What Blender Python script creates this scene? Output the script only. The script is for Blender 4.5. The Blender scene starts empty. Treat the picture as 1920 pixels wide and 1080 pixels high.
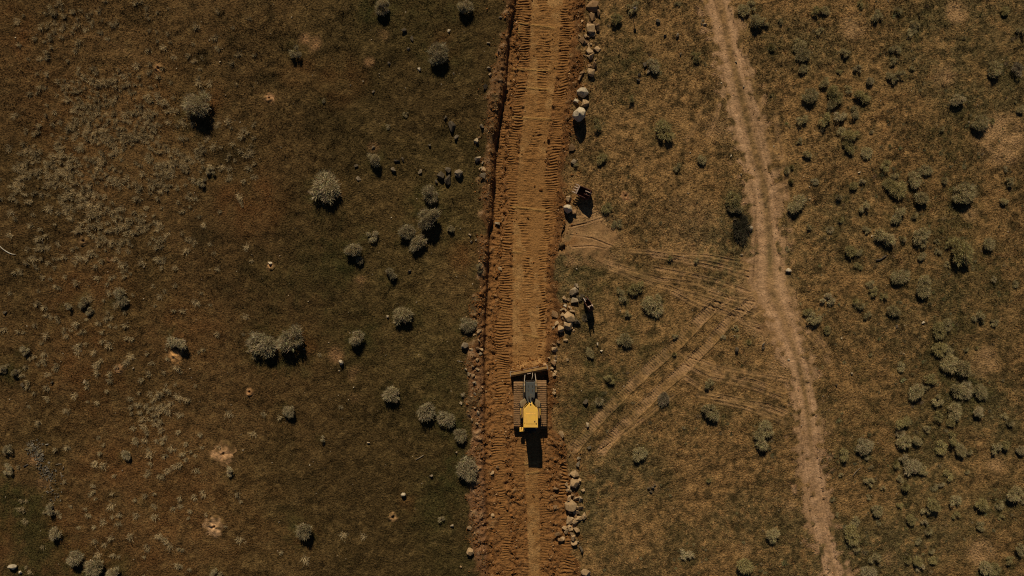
import bpy, bmesh, math, random
import numpy as np
from mathutils import Vector, Matrix, Euler

# ------------------------------------------------------------------ camera, sky, sun, exposure
SC = bpy.context.scene
S = 0.05                 # metres per photo pixel (1920 wide) on the ground
HC = 64.0                # drone height
cam_d = bpy.data.cameras.new('camera'); cam = bpy.data.objects.new('camera', cam_d)
SC.collection.objects.link(cam); SC.camera = cam
cam.location = (0, 0, HC); cam.rotation_euler = (0, 0, 0)
cam_d.sensor_width = 36.0; cam_d.lens = 24.0; cam_d.clip_start = 0.5; cam_d.clip_end = 3000

SUN_EL = math.radians(33.0)
SUN_AZ = math.radians(-7.0)        # sun stands at the top of the picture, a little to the left
sun_vec = Vector((math.sin(SUN_AZ)*math.cos(SUN_EL), math.cos(SUN_AZ)*math.cos(SUN_EL), math.sin(SUN_EL)))
world = bpy.data.worlds.new('World'); SC.world = world; world.use_nodes = True
wn = world.node_tree; wn.nodes.clear()
sky = wn.nodes.new('ShaderNodeTexSky'); sky.sky_type = 'NISHITA'; sky.sun_disc = False
sky.sun_elevation = SUN_EL; sky.sun_rotation = SUN_AZ
sky.altitude = 2500; sky.air_density = 0.5; sky.dust_density = 0.1; sky.ozone_density = 1.0
bg = wn.nodes.new('ShaderNodeBackground'); bg.inputs['Strength'].default_value = 0.05
wo = wn.nodes.new('ShaderNodeOutputWorld')
wn.links.new(sky.outputs[0], bg.inputs[0]); wn.links.new(bg.outputs[0], wo.inputs[0])
sd = bpy.data.lights.new('sun', 'SUN'); sd.energy = 5.0; sd.angle = math.radians(0.5); sd.color = (1.0, 0.87, 0.66)
sun = bpy.data.objects.new('sun', sd); SC.collection.objects.link(sun)
sun.rotation_euler = (-sun_vec).to_track_quat('-Z', 'Y').to_euler()
SC.view_settings.view_transform = 'Standard'; SC.view_settings.look = 'None'
SC.view_settings.exposure = -0.35; SC.view_settings.gamma = 1.0
SC.cycles.use_denoising = False; SC.cycles.filter_width = 1.1
SC.cycles.max_bounces = 4; SC.cycles.diffuse_bounces = 2; SC.cycles.glossy_bounces = 2

COL = SC.collection
R0 = random.Random(7)
rng = np.random.default_rng(11)
PI = math.pi

# ------------------------------------------------------------------ colour helper
def lin(c):
    c = np.asarray(c, float)/255.0
    return np.where(c <= 0.04045, c/12.92, ((c+0.055)/1.055)**2.4)
KCH = np.array([0.70, 0.62, 0.50])       # what a flat sunlit sheet of albedo 1 gives in this light
def A(r, g, b, k=1.0):
    """albedo that a flat sheet needs in this daylight to look like the given colour"""
    return np.clip(lin((r, g, b))/KCH*k, 0.0, 0.85)

# ------------------------------------------------------------------ noise fields
def grf(seed, L, dom=128.0, n=1024):
    r = np.random.default_rng(seed)
    f = np.fft.rfft2(r.standard_normal((n, n)).astype(np.float32))
    kx = np.fft.fftfreq(n, dom/n)[:, None]; ky = np.fft.rfftfreq(n, dom/n)[None, :]
    k = np.sqrt(kx*kx+ky*ky)*2*np.pi
    f *= np.exp(-(k*L*0.32)**2)
    z = np.fft.irfft2(f, s=(n, n)); z -= z.mean(); z /= z.std()
    return z.astype(np.float32), dom
def samp(F, x, y):
    z, dom = F; n = z.shape[0]; zf = z.ravel(); k = n/dom; M = n-1
    u = (np.asarray(x)*k).astype(np.float32); v = (np.asarray(y)*k).astype(np.float32)
    fu = np.floor(u); fv = np.floor(v); i = fu.astype(np.int32); j = fv.astype(np.int32); fu = u-fu; fv = v-fv
    i0 = (i & M)*n; i1 = ((i+1) & M)*n; j0 = j & M; j1 = (j+1) & M
    a = zf.take(i0+j0); b = zf.take(i1+j0); c = zf.take(i0+j1); d = zf.take(i1+j1)
    a += fu*(b-a); c += fu*(d-c); a += fv*(c-a)
    return a
N40 = grf(1, 40.0); N12 = grf(2, 12.0); N5 = grf(3, 5.0); N2 = grf(4, 2.0); N1 = grf(5, 1.0, 64); N05 = grf(6, 0.5, 64)
M12 = grf(12, 12.0); M5 = grf(13, 5.0); M2 = grf(14, 2.2); M1 = grf(15, 1.0, 64); M04 = grf(16, 0.4, 48)
F02 = grf(21, 0.22, 32); F03 = grf(22, 0.3, 32); P5 = grf(23, 5.0); P2 = grf(24, 1.6, 64); F015 = grf(25, 0.15, 24); G03 = grf(26, 0.32, 48)
def sst(a, b, x):
    t = np.clip((x-a)/(b-a), 0, 1); return t*t*(3-2*t)
def wx(px): return (np.asarray(px, float)-960)*S
def wy(py): return (540-np.asarray(py, float))*S
def px_(x): return np.asarray(x)/S+960
def py_(y): return 540-np.asarray(y)/S

# ------------------------------------------------------------------ layout of the roads (photo pixels)
def tab(rows):
    a = np.array(rows, float); return a
ROADL = tab([(-120,955),(0,943),(55,936),(110,926),(160,916),(200,909),(250,911),(300,907),(340,902),(400,897),(450,893),(500,896),(540,888),(580,882),(620,888),(660,876),(700,873),(760,877),(800,880),(840,874),(880,884),(930,873),(1000,880),(1080,885),(1200,888)])
ROADR = tab([(-120,1103),(0,1097),(50,1096),(100,1086),(150,1088),(200,1075),(250,1072),(300,1065),(350,1063),(400,1062),(450,1056),(500,1045),(550,1052),(600,1060),(650,1036),(700,1038),(750,1041),(800,1046),(850,1066),(900,1082),(950,1089),(1000,1080),(1040,1078),(1080,1092),(1200,1095)])
TRENCH = tab([(-120,975),(0,962),(60,953),(110,950),(150,946),(200,937),(240,931),(280,926),(320,924),(400,921),(450,915),(500,912),(540,911),(600,908),(660,906),(700,906),(800,907),(900,908),(1000,911),(1080,914),(1200,918)])
DEPTH = tab([(-120,.7),(0,.7),(250,.8),(450,.8),(600,.68),(680,.5),(760,.26),(840,.18),(1000,.14),(1200,.14)])
TRKL = tab([(-120,1300),(0,1322),(100,1342),(200,1362),(270,1380),(340,1402),(400,1410),(470,1413),(540,1406),(600,1440),(650,1463),(700,1478),(760,1488),(810,1491),(880,1499),(950,1511),(1000,1521),(1080,1543),(1200,1575)])
TRKR = tab([(-120,1360),(0,1382),(100,1403),(200,1432),(270,1449),(340,1464),(400,1471),(470,1477),(540,1486),(600,1498),(650,1511),(700,1524),(760,1534),(810,1541),(880,1546),(950,1556),(1000,1566),(1080,1590),(1200,1620)])
def ti(T, y): return wx(np.interp(py_(y), T[:, 0], T[:, 1]))
BANDS = [  # crawler imprints along the new road: rows (py, x0, x1), depth, period, how patchy
 ([(-60,962,996),(0,965,995),(60,972,996),(100,976,993),(150,967,987),(200,962,981),(300,950,972),(400,946,962),(500,937,960),(600,932,960),(680,927,958),(720,927,955),(750,927,946),(850,930,949),(900,935,950),(1000,938,955),(1140,942,958)], .032, .245, .3),
 ([(90,960,966),(200,945,953),(300,930,941),(400,925,935),(500,922,930),(560,918,926)], .02, .25, .5),
 ([(-60,1062,1078),(0,1058,1072),(100,1050,1068),(200,1040,1060),(300,1024,1050),(340,1022,1050),(400,1018,1032),(500,1013,1025),(600,1013,1022),(684,1014,1022)], .029, .245, .4),
 ([(380,1036,1044),(420,1035,1046),(455,1034,1042)], .02, .25, .2),
 ([(-60,1012,1040),(40,1010,1036),(100,1008,1034),(150,1005,1028),(200,1004,1022),(300,985,1010),(400,978,1002),(450,977,990),(520,977,1000),(600,976,996),(672,978,994)], .021, .25, .5),
 ([(800,968,984),(900,965,985),(1000,970,990),(1140,975,992)], .02, .245, .5),
 ([(800,1008,1024),(900,1010,1025),(1000,1012,1030),(1140,1014,1032)], .02, .245, .5),
 ([(868,1052,1068),(920,1050,1066),(934,1045,1060)], .05, .32, .2),
 ([(1005,1050,1068),(1040,1052,1075),(1140,1050,1082)], .05, .34, .15),
 ([(130,1118,1126),(150,1110,1135),(165,1106,1124)], .03, .25, .3),
]
RIDGES = [((976,36),(1040,45)), ((962,122),(1032,126)), ((983,158),(1028,162)), ((958,214),(1034,219)), ((962,385),(1030,394)), ((962,471),(976,473)), ((985,628),(1010,634)), ((976,36),(972,60)), ((985,870),(1012,866)), ((988,888),(1008,885))]
# paths cutting across the dry grass, photo pixels: crawler bands and tyre ruts
CRAWL = [([(1075,840),(1105,802),(1167,737),(1215,692),(1272,642),(1330,582),(1368,550)], .62),
         ([(1128,845),(1152,812),(1200,765),(1245,722),(1290,684),(1330,642),(1365,603),(1408,566)], .58)]
RUTS = [([(1225,502),(1290,514),(1350,528),(1408,548)], .13), ([(1180,470),(1250,476),(1320,478),(1395,492)], .1), ([(1330,548),(1370,560),(1415,566)], .12), ([(1290,670),(1350,690),(1420,702),(1475,712)], .12), ([(1340,752),(1400,764),(1470,792)], .11), ([(1120,848),(1200,790),(1262,742)], .1),([(1135,491),(1180,505),(1240,524),(1310,531),(1345,548),(1412,574)], .16),
        ([(1140,500),(1190,522),(1250,538),(1330,562),(1412,590)], .16),
        ([(1215,472),(1270,482),(1330,492),(1405,510)], .14),
        ([(1225,478),(1300,492),(1360,506),(1410,522)], .14),
        ([(1255,538),(1300,560),(1350,582),(1420,610)], .18),
        ([(1262,548),(1310,574),(1370,592),(1425,618)], .12),
        ([(1278,662),(1320,690),(1360,705),(1410,714),(1470,735)], .16),
        ([(1285,684),(1330,708),(1400,722),(1470,748)], .13),
        ([(1285,708),(1330,738),(1400,752),(1465,775)], .14),
        ([(1310,742),(1390,752),(1440,758),(1472,772)], .12),
        ([(1484,598),(1520,632),(1540,655),(1553,682)], .16),
        ([(1489,590),(1530,628),(1552,660)], .12),
        ([(1408,440),(1409,462),(1398,478),(1388,492)], .12),
        ([(1290,262),(1300,245),(1315,210)], .12), ([(1330,250),(1345,220),(1352,180)], .12),
        ([(1075,463),(1110,461),(1138,466)], .1), ([(1070,440),(1110,446),(1150,462)], .1), ([(1068,425),(1100,418),(1130,408)], .1),
        ([(1455,215),(1468,290),(1478,380),(1485,455)], .14)]
SCUFF = [([(1056,436),(1100,434),(1135,446)], 1.05), ([(1052,468),(1095,470),(1130,476)], .75), ([(1404,500),(1424,556),(1446,606)], .9), ([(1440,590),(1462,650)], .7)]
def pdist(poly, x, y):
    """distance to a polyline (world) and arc length along it"""
    P = np.array([(wx(a), wy(b)) for a, b in poly]); x = np.asarray(x, float); y = np.asarray(y, float); sh_ = x.shape
    near = (x > P[:, 0].min()-1.6) & (x < P[:, 0].max()+1.6) & (y > P[:, 1].min()-1.6) & (y < P[:, 1].max()+1.6)
    ob = np.full(sh_, 1e3); oa = np.zeros(sh_)
    if not near.any(): return ob, oa
    x = x[near]; y = y[near]; best = np.full(np.shape(x), 1e9); arc = np.zeros(np.shape(x)); s0 = 0.0
    for k in range(len(P)-1):
        d = P[k+1]-P[k]; L = np.hypot(*d); t = np.clip(((x-P[k, 0])*d[0]+(y-P[k, 1])*d[1])/L/L, 0, 1)
        dd = np.hypot(x-P[k, 0]-t*d[0], y-P[k, 1]-t*d[1]); m = dd < best
        best = np.where(m, dd, best); arc = np.where(m, s0+t*L, arc); s0 += L
    ob[near] = best; oa[near] = arc
    return ob, oa
SPOTF = {}
def spots(lst, x, y, soft=0.45):
    key = (id(lst), soft)
    if key not in SPOTF:      # drawn once on a 12.5 cm grid
        n = 1024; dom = 128.0; z = np.zeros((n, n), np.float32)
        for a, b, r, w in lst:
            cx, cy, R_ = float(wx(a)), float(wy(b)), r*S*(1+soft)+.2
            ii = np.arange(int((cx-R_)/dom*n)-1, int((cx+R_)/dom*n)+2); jj = np.arange(int((cy-R_)/dom*n)-1, int((cy+R_)/dom*n)+2)
            d = np.hypot(ii[:, None]*dom/n-cx, jj[None]*dom/n-cy)/(r*S); ix = np.ix_(ii % n, jj % n)
            z[ix] = np.maximum(z[ix], w*(1-sst(1-soft, 1+soft, d)))
        SPOTF[key] = (z, dom)
    return samp(SPOTF[key], x, y)
BARE = [(580,78,18,.8),(505,186,10,.7),(692,115,9,.6),(715,66,12,.4),(630,664,14,.7),(672,702,16,.4),(675,530,12,.55),(330,668,14,.9),(226,692,8,.5),(470,735,7,.8),(700,275,10,.6),(665,745,10,.2),
        (1845,682,26,.7),(1795,22,20,.95),(1602,48,22,.95),(1878,262,42,.95),(1837,1035,24,1),(1667,1047,13,.6),(1482,947,12,.6),(1865,867,16,.6),(1222,915,13,.5),(1177,371,10,.5),(1770,140,22,.5),(1820,400,16,.35),(1395,1030,12,.6),(1290,430,60,.2),(1355,235,30,.35),(70,858,13,.5),(85,905,12,.5),(1105,432,46,.9),(1140,460,30,.7),(1440,555,44,.85),(1458,625,36,.75),(1418,515,26,.8),(1120,440,34,.9),(1090,452,24,1),(1075,478,20,.9),(1120,478,22,.55),(1430,600,34,.7),(1400,545,24,.5),(1465,690,26,.5),(1535,800,24,.35)]
REDDISH = [(470,375,52,.8),(435,385,30,.7),(120,240,70,.35),(20,60,40,.6),(40,95,40,.4),(300,180,60,.35),(160,560,80,.35),(350,620,60,.5),(170,700,90,.45),(250,890,90,.55),(160,1000,70,.55),(330,1000,110,.4),(300,128,10,.8),(395,180,24,.6),(402,200,14,.7),(565,645,28,.5),(630,355,16,.6),(830,85,24,.5),(870,480,24,.7),(640,150,40,.5),(560,130,30,.5),(5,1010,30,.6),(515,660,16,.4),(770,935,18,.5),(560,1000,30,.3),(480,960,60,.25)]
GREEN = [(860,300,50,.2),(850,450,50,.25),(845,600,46,.3),(840,720,46,.4),(845,930,46,.5),(850,1040,46,.3),(880,60,50,.15),(30,960,80,.9),(70,1050,80,.8),(150,1075,60,.7),(600,380,30,.8),(655,500,30,.6),(780,380,26,.6),(520,680,30,.5),(575,690,20,.4),(540,980,30,.7),(830,900,36,.8),(845,800,26,.9),(850,860,24,.8),(815,960,60,.5),(60,930,34,.8),(30,900,34,.8),(40,990,40,.7),(210,1050,30,.6),(600,560,120,.35),(640,470,60,.4),(700,20,30,.7),(790,20,60,.35),(690,640,50,.45),(760,620,60,.35),(870,100,60,.25),(20,700,26,.7),(1190,660,90,.45),(1120,720,60,.6),(1080,800,30,.8),(1150,540,60,.6),(1100,500,40,.5),(1180,100,60,.45),(1180,170,40,.5),(1800,410,60,.5),(1850,560,90,.45),(1800,720,70,.6),(1780,260,50,.5),(1850,120,60,.45),(1740,60,60,.35),(1650,830,120,.3),(1850,980,80,.35),(1640,700,50,.4),(1620,760,40,.4),(1240,960,60,.3),(1120,1010,30,.5),(1260,600,40,.2)]
SHADE_AND_BRUSH = [(480,60,170,.45),(700,90,150,.35),(330,30,110,.4),(560,520,110,.5),(620,210,110,.35),(400,90,80,.6),(470,140,50,.6),(440,300,40,.7),(400,430,70,.55),(440,500,80,.55),(520,560,70,.45),(540,360,60,.4),(600,240,80,.4),(330,760,60,.3),(640,850,90,.25),(720,480,60,.3),(1390,425,28,.85),(1300,520,40,.3)]  # left field: slope shade painted as dark colour; right: dark brush ground
PALE_ARCS = [([(0,47),(40,55),(90,65),(190,69),(215,85),(240,100),(270,110),(300,111)], .12, .55), ([(1850,470),(1880,478),(1925,478)], .18, .5), ([(1690,500),(1685,460),(1680,440)], .3, .4), ([(1325,1000),(1320,960),(1310,900)], .3, .15)]

SHRUBS_L = """372 203 30;717 6 20;869 8 19;820 100 25;612 355 26;707 298 16;805 358 21;812 405 29;847 425 10;760 436 18;785 450 17;695 438 13;660 470 17;672 488 9;730 516 13;902 502 12;497 646 26;550 643 28;757 592 18;667 634 17;875 608 15;737 736 17;800 764 20;840 785 16;541 768 14;870 812 15;220 561 15;330 632 18;45 655 11;17 843 12;17 877 10;102 949 13;104 1000 15;142 1045 15;187 1060 18;217 1073 16;240 853 11;435 884 11;412 1076 14;576 993 22;873 880 23;827 974 8;605 820 7;155 562 13;166 580 10;126 574 9;868 738 6;395 322 10;380 340 9;556 92 14;607 186 6;762 212 6;727 237 6;30 700 9;8 690 10"""
SHRUBS_R = """1154 28 16;1184 8 14;1272 5 6;1307 107 14;1232 121 16;1118 231 14;1238 245 20;1185 183 8;1392 20 12;1412 12 12;1415 40 20;1438 38 12;1450 84 13;1447 177 6;1534 18 11;1550 14 9;1617 6 9;1687 20 12;1645 30 13;1719 45 10;1711 62 10;1885 22 10;1914 60 12;1467 38 6;1541 57 8;1507 84 16;1512 102 14;1585 96 12;1680 94 13;1512 130 11;1612 130 11;1576 132 6;1672 143 14;1688 143 14;1631 150 9;1711 127 6;1873 131 16;1912 135 14;1518 180 17;1550 157 12;1567 172 18;1592 166 10;1565 192 12;1615 186 15;1602 208 14;1547 222 14;1577 215 12;1505 222 11;1592 258 18;1577 247 10;1635 246 7;1800 190 15;1837 232 16;1767 243 9;1862 230 7;1915 208 10;1905 191 5;1677 115 9;1502 262 9;1810 70 6;1127 292 11;1076 307 8;1316 297 9;1270 312 8;1142 393 10;1157 422 9;1377 376 17;1382 392 12;1306 487 9;1257 485 7;1200 535 14;1597 275 14;1627 283 11;1517 287 10;1475 318 12;1487 312 10;1485 340 8;1525 340 8;1663 314 14;1678 328 12;1619 338 9;1599 347 11;1738 314 12;1722 337 15;1774 338 13;1682 352 18;1668 347 11;1492 384 16;1575 370 11;1620 392 13;1729 375 15;1807 366 23;1895 342 12;1881 380 9;1675 405 15;1717 405 12;1575 412 10;1559 430 12;1517 425 7;1622 430 9;1657 435 19;1724 435 19;1692 447 12;1725 457 11;1767 432 7;1787 450 14;1805 477 24;1757 455 7;1760 472 8;1850 455 12;1590 475 12;1610 471 8;1726 482 9;1605 500 9;1777 499 8;1682 519 15;1700 510 8;1725 529 17;1635 536 12;1900 531 8;1860 523 6;1480 467 6;1885 316 6;1222 571 18;1232 563 12;1164 554 12;1192 541 13;1176 587 8;1098 596 12;1175 633 17;1105 664 11;1146 711 14;1124 754 13;1247 747 13;1330 721 12;1339 770 19;1377 615 8;1404 642 9;1427 804 16;1265 665 8;1267 630 6;1282 801 6;1355 633 6;1546 561 13;1526 595 13;1515 585 9;1549 617 9;1600 566 12;1612 574 12;1624 592 8;1656 555 11;1632 545 11;1676 582 13;1725 545 15;1832 597 12;1862 602 9;1760 616 15;1775 606 12;1755 650 15;1782 680 18;1810 692 18;1775 655 12;1686 685 12;1747 710 14;1737 725 10;1717 739 17;1795 727 18;1837 737 15;1812 735 14;1760 747 14;1790 775 17;1757 780 12;1830 772 14;1785 792 11;1895 792 14;1885 782 9;1695 799 16;1740 805 10;1630 665 6;1830 652 7;1812 655 8;1197 844 14;1432 821 17;1329 900 7;1290 1039 14;1444 999 17;1395 1056 17;1577 849 13;1617 837 17;1624 857 8;1695 835 14;1690 815 14;1717 825 11;1762 835 14;1782 820 14;1800 847 13;1820 847 10;1870 837 14;1887 832 11;1912 845 11;1695 857 10;1680 870 12;1712 877 16;1732 882 10;1690 897 10;1699 912 13;1630 907 12;1655 916 6;1576 891 5;1627 932 6;1750 912 12;1765 907 10;1775 892 12;1812 885 8;1650 956 15;1687 948 9;1747 949 15;1734 960 10;1787 942 14;1790 967 8;1707 972 11;1731 980 8;1742 996 11;1842 942 14;1872 945 14;1905 930 16;1917 937 10;1875 970 7;1837 985 9;1602 975 10;1597 999 18;1609 1030 11;1720 1012 8;1640 1051 12;1747 1032 9;1750 1050 10;1704 1050 13;1718 1054 12;1725 1066 10;1632 1075 14;1912 1030 12;1890 1050 10;1840 1067 14;1865 1070 12;1560 937 8;1570 965 5;1090 556 10"""
def plist(s): return [tuple(float(v) for v in t.split()) for t in s.replace('\n', '').split(';') if t.strip()]
SH = [(*p, 'L') for p in plist(SHRUBS_L)]+[(*p, 'R') for p in plist(SHRUBS_R)]
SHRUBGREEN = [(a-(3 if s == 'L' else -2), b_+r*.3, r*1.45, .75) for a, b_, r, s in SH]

# dozer stands here
DZ = (wx(994)/1.016, -10.85)
BLADE_C = (1.57, -7.70); BLADE_A = math.radians(10.8)

def road_in(x, y):   # how far inside the new road, metres
    rag = 0.20*samp(M1, x, y)+0.14*samp(M04, x, y)-.12
    return np.minimum(x-ti(ROADL, y), ti(ROADR, y)-x)+rag
def track_in(x, y):
    rag = 0.18*samp(P2, x, y)+0.14*samp(M04, x, y)
    return np.minimum(x-ti(TRKL, y), ti(TRKR, y)-x)+rag
def marks_in(x, y):
    m = np.full(np.shape(x), -9.0)
    for p, w in CRAWL: m = np.maximum(m, w-pdist(p, x, y)[0])
    for p, w in RUTS: m = np.maximum(m, w+.16-pdist(p, x, y)[0])
    for p, w in SCUFF: m = np.maximum(m, w+.22*samp(M1, x, y)+.16*samp(M04, x, y)-pdist(p, x, y)[0])
    return m

def H(x, y):
    """ground height shared by all sheets"""
    x = np.asarray(x, float); y = np.asarray(y, float)
    ri = np.minimum(x-ti(ROADL, y), ti(ROADR, y)-x); out = 1-sst(-1.2, .3, ri)
    tin = np.minimum(x-ti(TRKL, y), ti(TRKR, y)-x); outt = 1-sst(-.6, .3, tin)
    z = 0.22*samp(N40, x, y)+0.10*samp(N12, x, y)+0.05*samp(N5, x, y)
    leftd = np.clip(1-(np.hypot(x-wx(430), y-wy(70))/7.0)**2, 0, 1)
    z = z+0.9*leftd*leftd*(y-wy(70)+3)*0.12
    z = z+out*outt*(0.030*samp(N2, x, y)+0.024*samp(N1, x, y)+0.030*samp(N05, x, y)*np.where(x < 0, 1.1, 1.0))
    # the new road is cut into the field: bank on the left, spoil along the right
    d = np.interp(py_(y), DEPTH[:, 0], DEPTH[:, 1]); xt = ti(TRENCH, y)+0.05*samp(M1, x, y)
    s = x-xt; xr = ti(ROADR, y)
    drop = sst(-0.04, 0.20, s)*(1-sst(-1.0, -0.05, x-xr))
    z = z-d*drop
    xl = ti(ROADL, y)
    spoil = sst(0, .5, x-xl)*(1-sst(-.35, -.02, s))
    z = z+spoil*(0.10+0.22*d)*(1+.35*samp(M1, x, y))
    rs = sst(-1.5, -.7, x-xr)*(1-sst(-.5, .1, x-xr)); z = z+rs*0.13*(1+.5*samp(M1, x, y))
    z = z-0.05*sst(0, .5, tin)
    # heap of soil pushed by the blade
    ca, sa = math.cos(BLADE_A), math.sin(BLADE_A)
    bx = (x-BLADE_C[0])*ca+(y-BLADE_C[1])*sa; by = -(x-BLADE_C[0])*sa+(y-BLADE_C[1])*ca
    z = z+0.38*np.exp(-((by-.30)/.40)**2)*(1-sst(1.35, 1.8, np.abs(bx)))*np.where(by > -.1, 1, 0.0)
    return z
def bandmask(rows, x, y, soft=.10, wide=0.0):
    a = np.array(rows, float); p = py_(y)
    x0 = wx(np.interp(p, a[:, 0], a[:, 1])); x1 = wx(np.interp(p, a[:, 0], a[:, 2]))
    ends = sst(a[0, 0]-3, a[0, 0]+3, p)*(1-sst(a[-1, 0]-3, a[-1, 0]+3, p))
    return sst(-soft*.3, soft, x-x0+wide)*sst(-soft*.3, soft, x1-x+wide)*ends
def fine_road(x, y):
    x = np.asarray(x, float); y = np.asarray(y, float); m = (x > wx(855)) & (x < wx(1140)) & (np.abs(y) < 36); out = [np.zeros(x.shape) for _ in range(4)]
    if m.any():
        for o_, v in zip(out, fine_road_(x[m], y[m])): o_[m] = v
    return out
def fine_road_(x, y):
    """tread bars, ruts, clods of the new road; also returns how smooth the surface is"""
    ri = road_in(x, y); e = sst(.1, .6, ri)
    tread = np.zeros(np.shape(x)); tm = np.zeros(np.shape(x))
    X, Y = x, y
    for k, (rows, amp, per, patch) in enumerate(BANDS):
        sel = bandmask(rows, X, Y, .1, .75) > 0
        if not sel.any(): continue
        x, y = X[sel], Y[sel]
        xw = x+.13*samp(M1, x+3*k, y*1.3)+.07*samp(M04, x, y+k)+.12*samp(N5, x, y+7*k)
        m = bandmask(rows, xw, y); pn = sst(-.5, .5, samp(P2, x+7*k, y*.8)+1.1-1.4*patch)
        m = m*(1-patch+patch*pn)
        ph = y/per+0.45*samp(N5, x+11*k, y)+.22*samp(N2, x+11*k, y)+.20*samp(M1, x*1.3, y+9*k)+.09*samp(M04, x+4*k, y)+(.25*math.sin(3.1*k))*x
        w = np.cos(2*PI*ph); w = np.sign(w)*np.abs(w)**.8
        tread[sel] += m*amp*(w-.35)*np.clip(1+.35*samp(M04, x, y)+.3*samp(M1, x+2*k, y), .1, 1.8); tm[sel] = np.maximum(tm[sel], m)
    x, y = X, Y
    z = tread
    p = py_(y)
    cx0 = wx(np.interp(p, [0,100,200,300,400,500,600,690,800,900,1000,1080], [996,993,981,972,962,960,960,960,978,984,988,991]))
    cx1 = wx(np.interp(p, [0,100,200,300,400,500,600,690,800,900,1000,1080], [1058,1050,1036,1024,1034,1026,1024,1024,1014,1012,1013,1015]))
    smooth = sst(-.05, .15, x-cx0)*sst(-.05, .15, cx1-x)
    for a, b in RIDGES:
        d, s = pdist([a, b], x, y); z = z+.045*np.exp(-(d/.10)**2)
    rough = (1-smooth)*(1-tm)
    z = z+e*rough*(.042*samp(F03, x, y)+.034*samp(F02, x, y)+.028*samp(M04, x, y))+e*smooth*(.007*samp(F03, x, y)+.007*samp(F02, x, y)+.012*samp(M1, x, y))+e*tm*(.010*samp(F02, x, y)+.010*samp(F03, x, y))
    # long wheel and blade lines on the graded strip
    for k, (c_, a_) in enumerate(((.16, .6), (.30, .8), (.52, 1), (.62, .6), (.78, .8), (.93, 1))):
        z = z-e*smooth*a_*.020*np.exp(-((x-cx0-c_*(cx1-cx0)+.05*samp(N5, x+9*k, y))/.045)**2)*sst(-.6, .5, samp(P2, x*0+3*k, y*.5))
    z = z+e*smooth*.014*sst(.2, 1.2, samp(M1, x*.35, y*1.6+3))
    return z, smooth, tm, rough
def fine_track(x, y):
    tl = ti(TRKL, y); tr = ti(TRKR, y); w = (x-tl)/(tr-tl); e = sst(0, .5, track_in(x, y))
    z = -e*.07*(np.exp(-((w-.27)/.11)**2)+np.exp(-((w-.74)/.11)**2))
    for k, c in enumerate((.1, .2, .32, .44, .6, .7, .8, .93)):
        z = z-.03*e*np.exp(-((w-c-.03*samp(N5, x+5*k, y))/.02)**2)*sst(-.3, .6, samp(M5, x+13*k, y))
    z = z+e*(.008*samp(F03, x, y)+.010*samp(M04, x, y))
    return z
def fine_marks(x, y):
    z = np.zeros(np.shape(x)); cm = np.zeros(np.shape(x)); rm = np.zeros(np.shape(x))
    for k, (p, w) in enumerate(CRAWL):
        d, s = pdist(p, x, y); m = 1-sst(w-.2, w-.06, d); pn = .45+.55*sst(-.9, .3, samp(P2, x+31*k, y))
        z = z+m*pn*(.030*np.cos(2*PI*(s/.235+.1*samp(N2, x, y)))-.025); cm = np.maximum(cm, m*pn)
        z = z+.03*np.exp(-((d-w+.06)/.05)**2)
    for k, (p, w) in enumerate(RUTS):
        d, s = pdist(p, x, y); m = np.exp(-(d/(w*.62))**2); pn = .35+.65*sst(-.6, .5, samp(P2, x+17*k, y+5*k))
        z = z-.085*m*pn+.025*np.exp(-((d-w)/.06)**2)*pn; rm = np.maximum(rm, m*pn)
    return z, cm, rm

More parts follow.
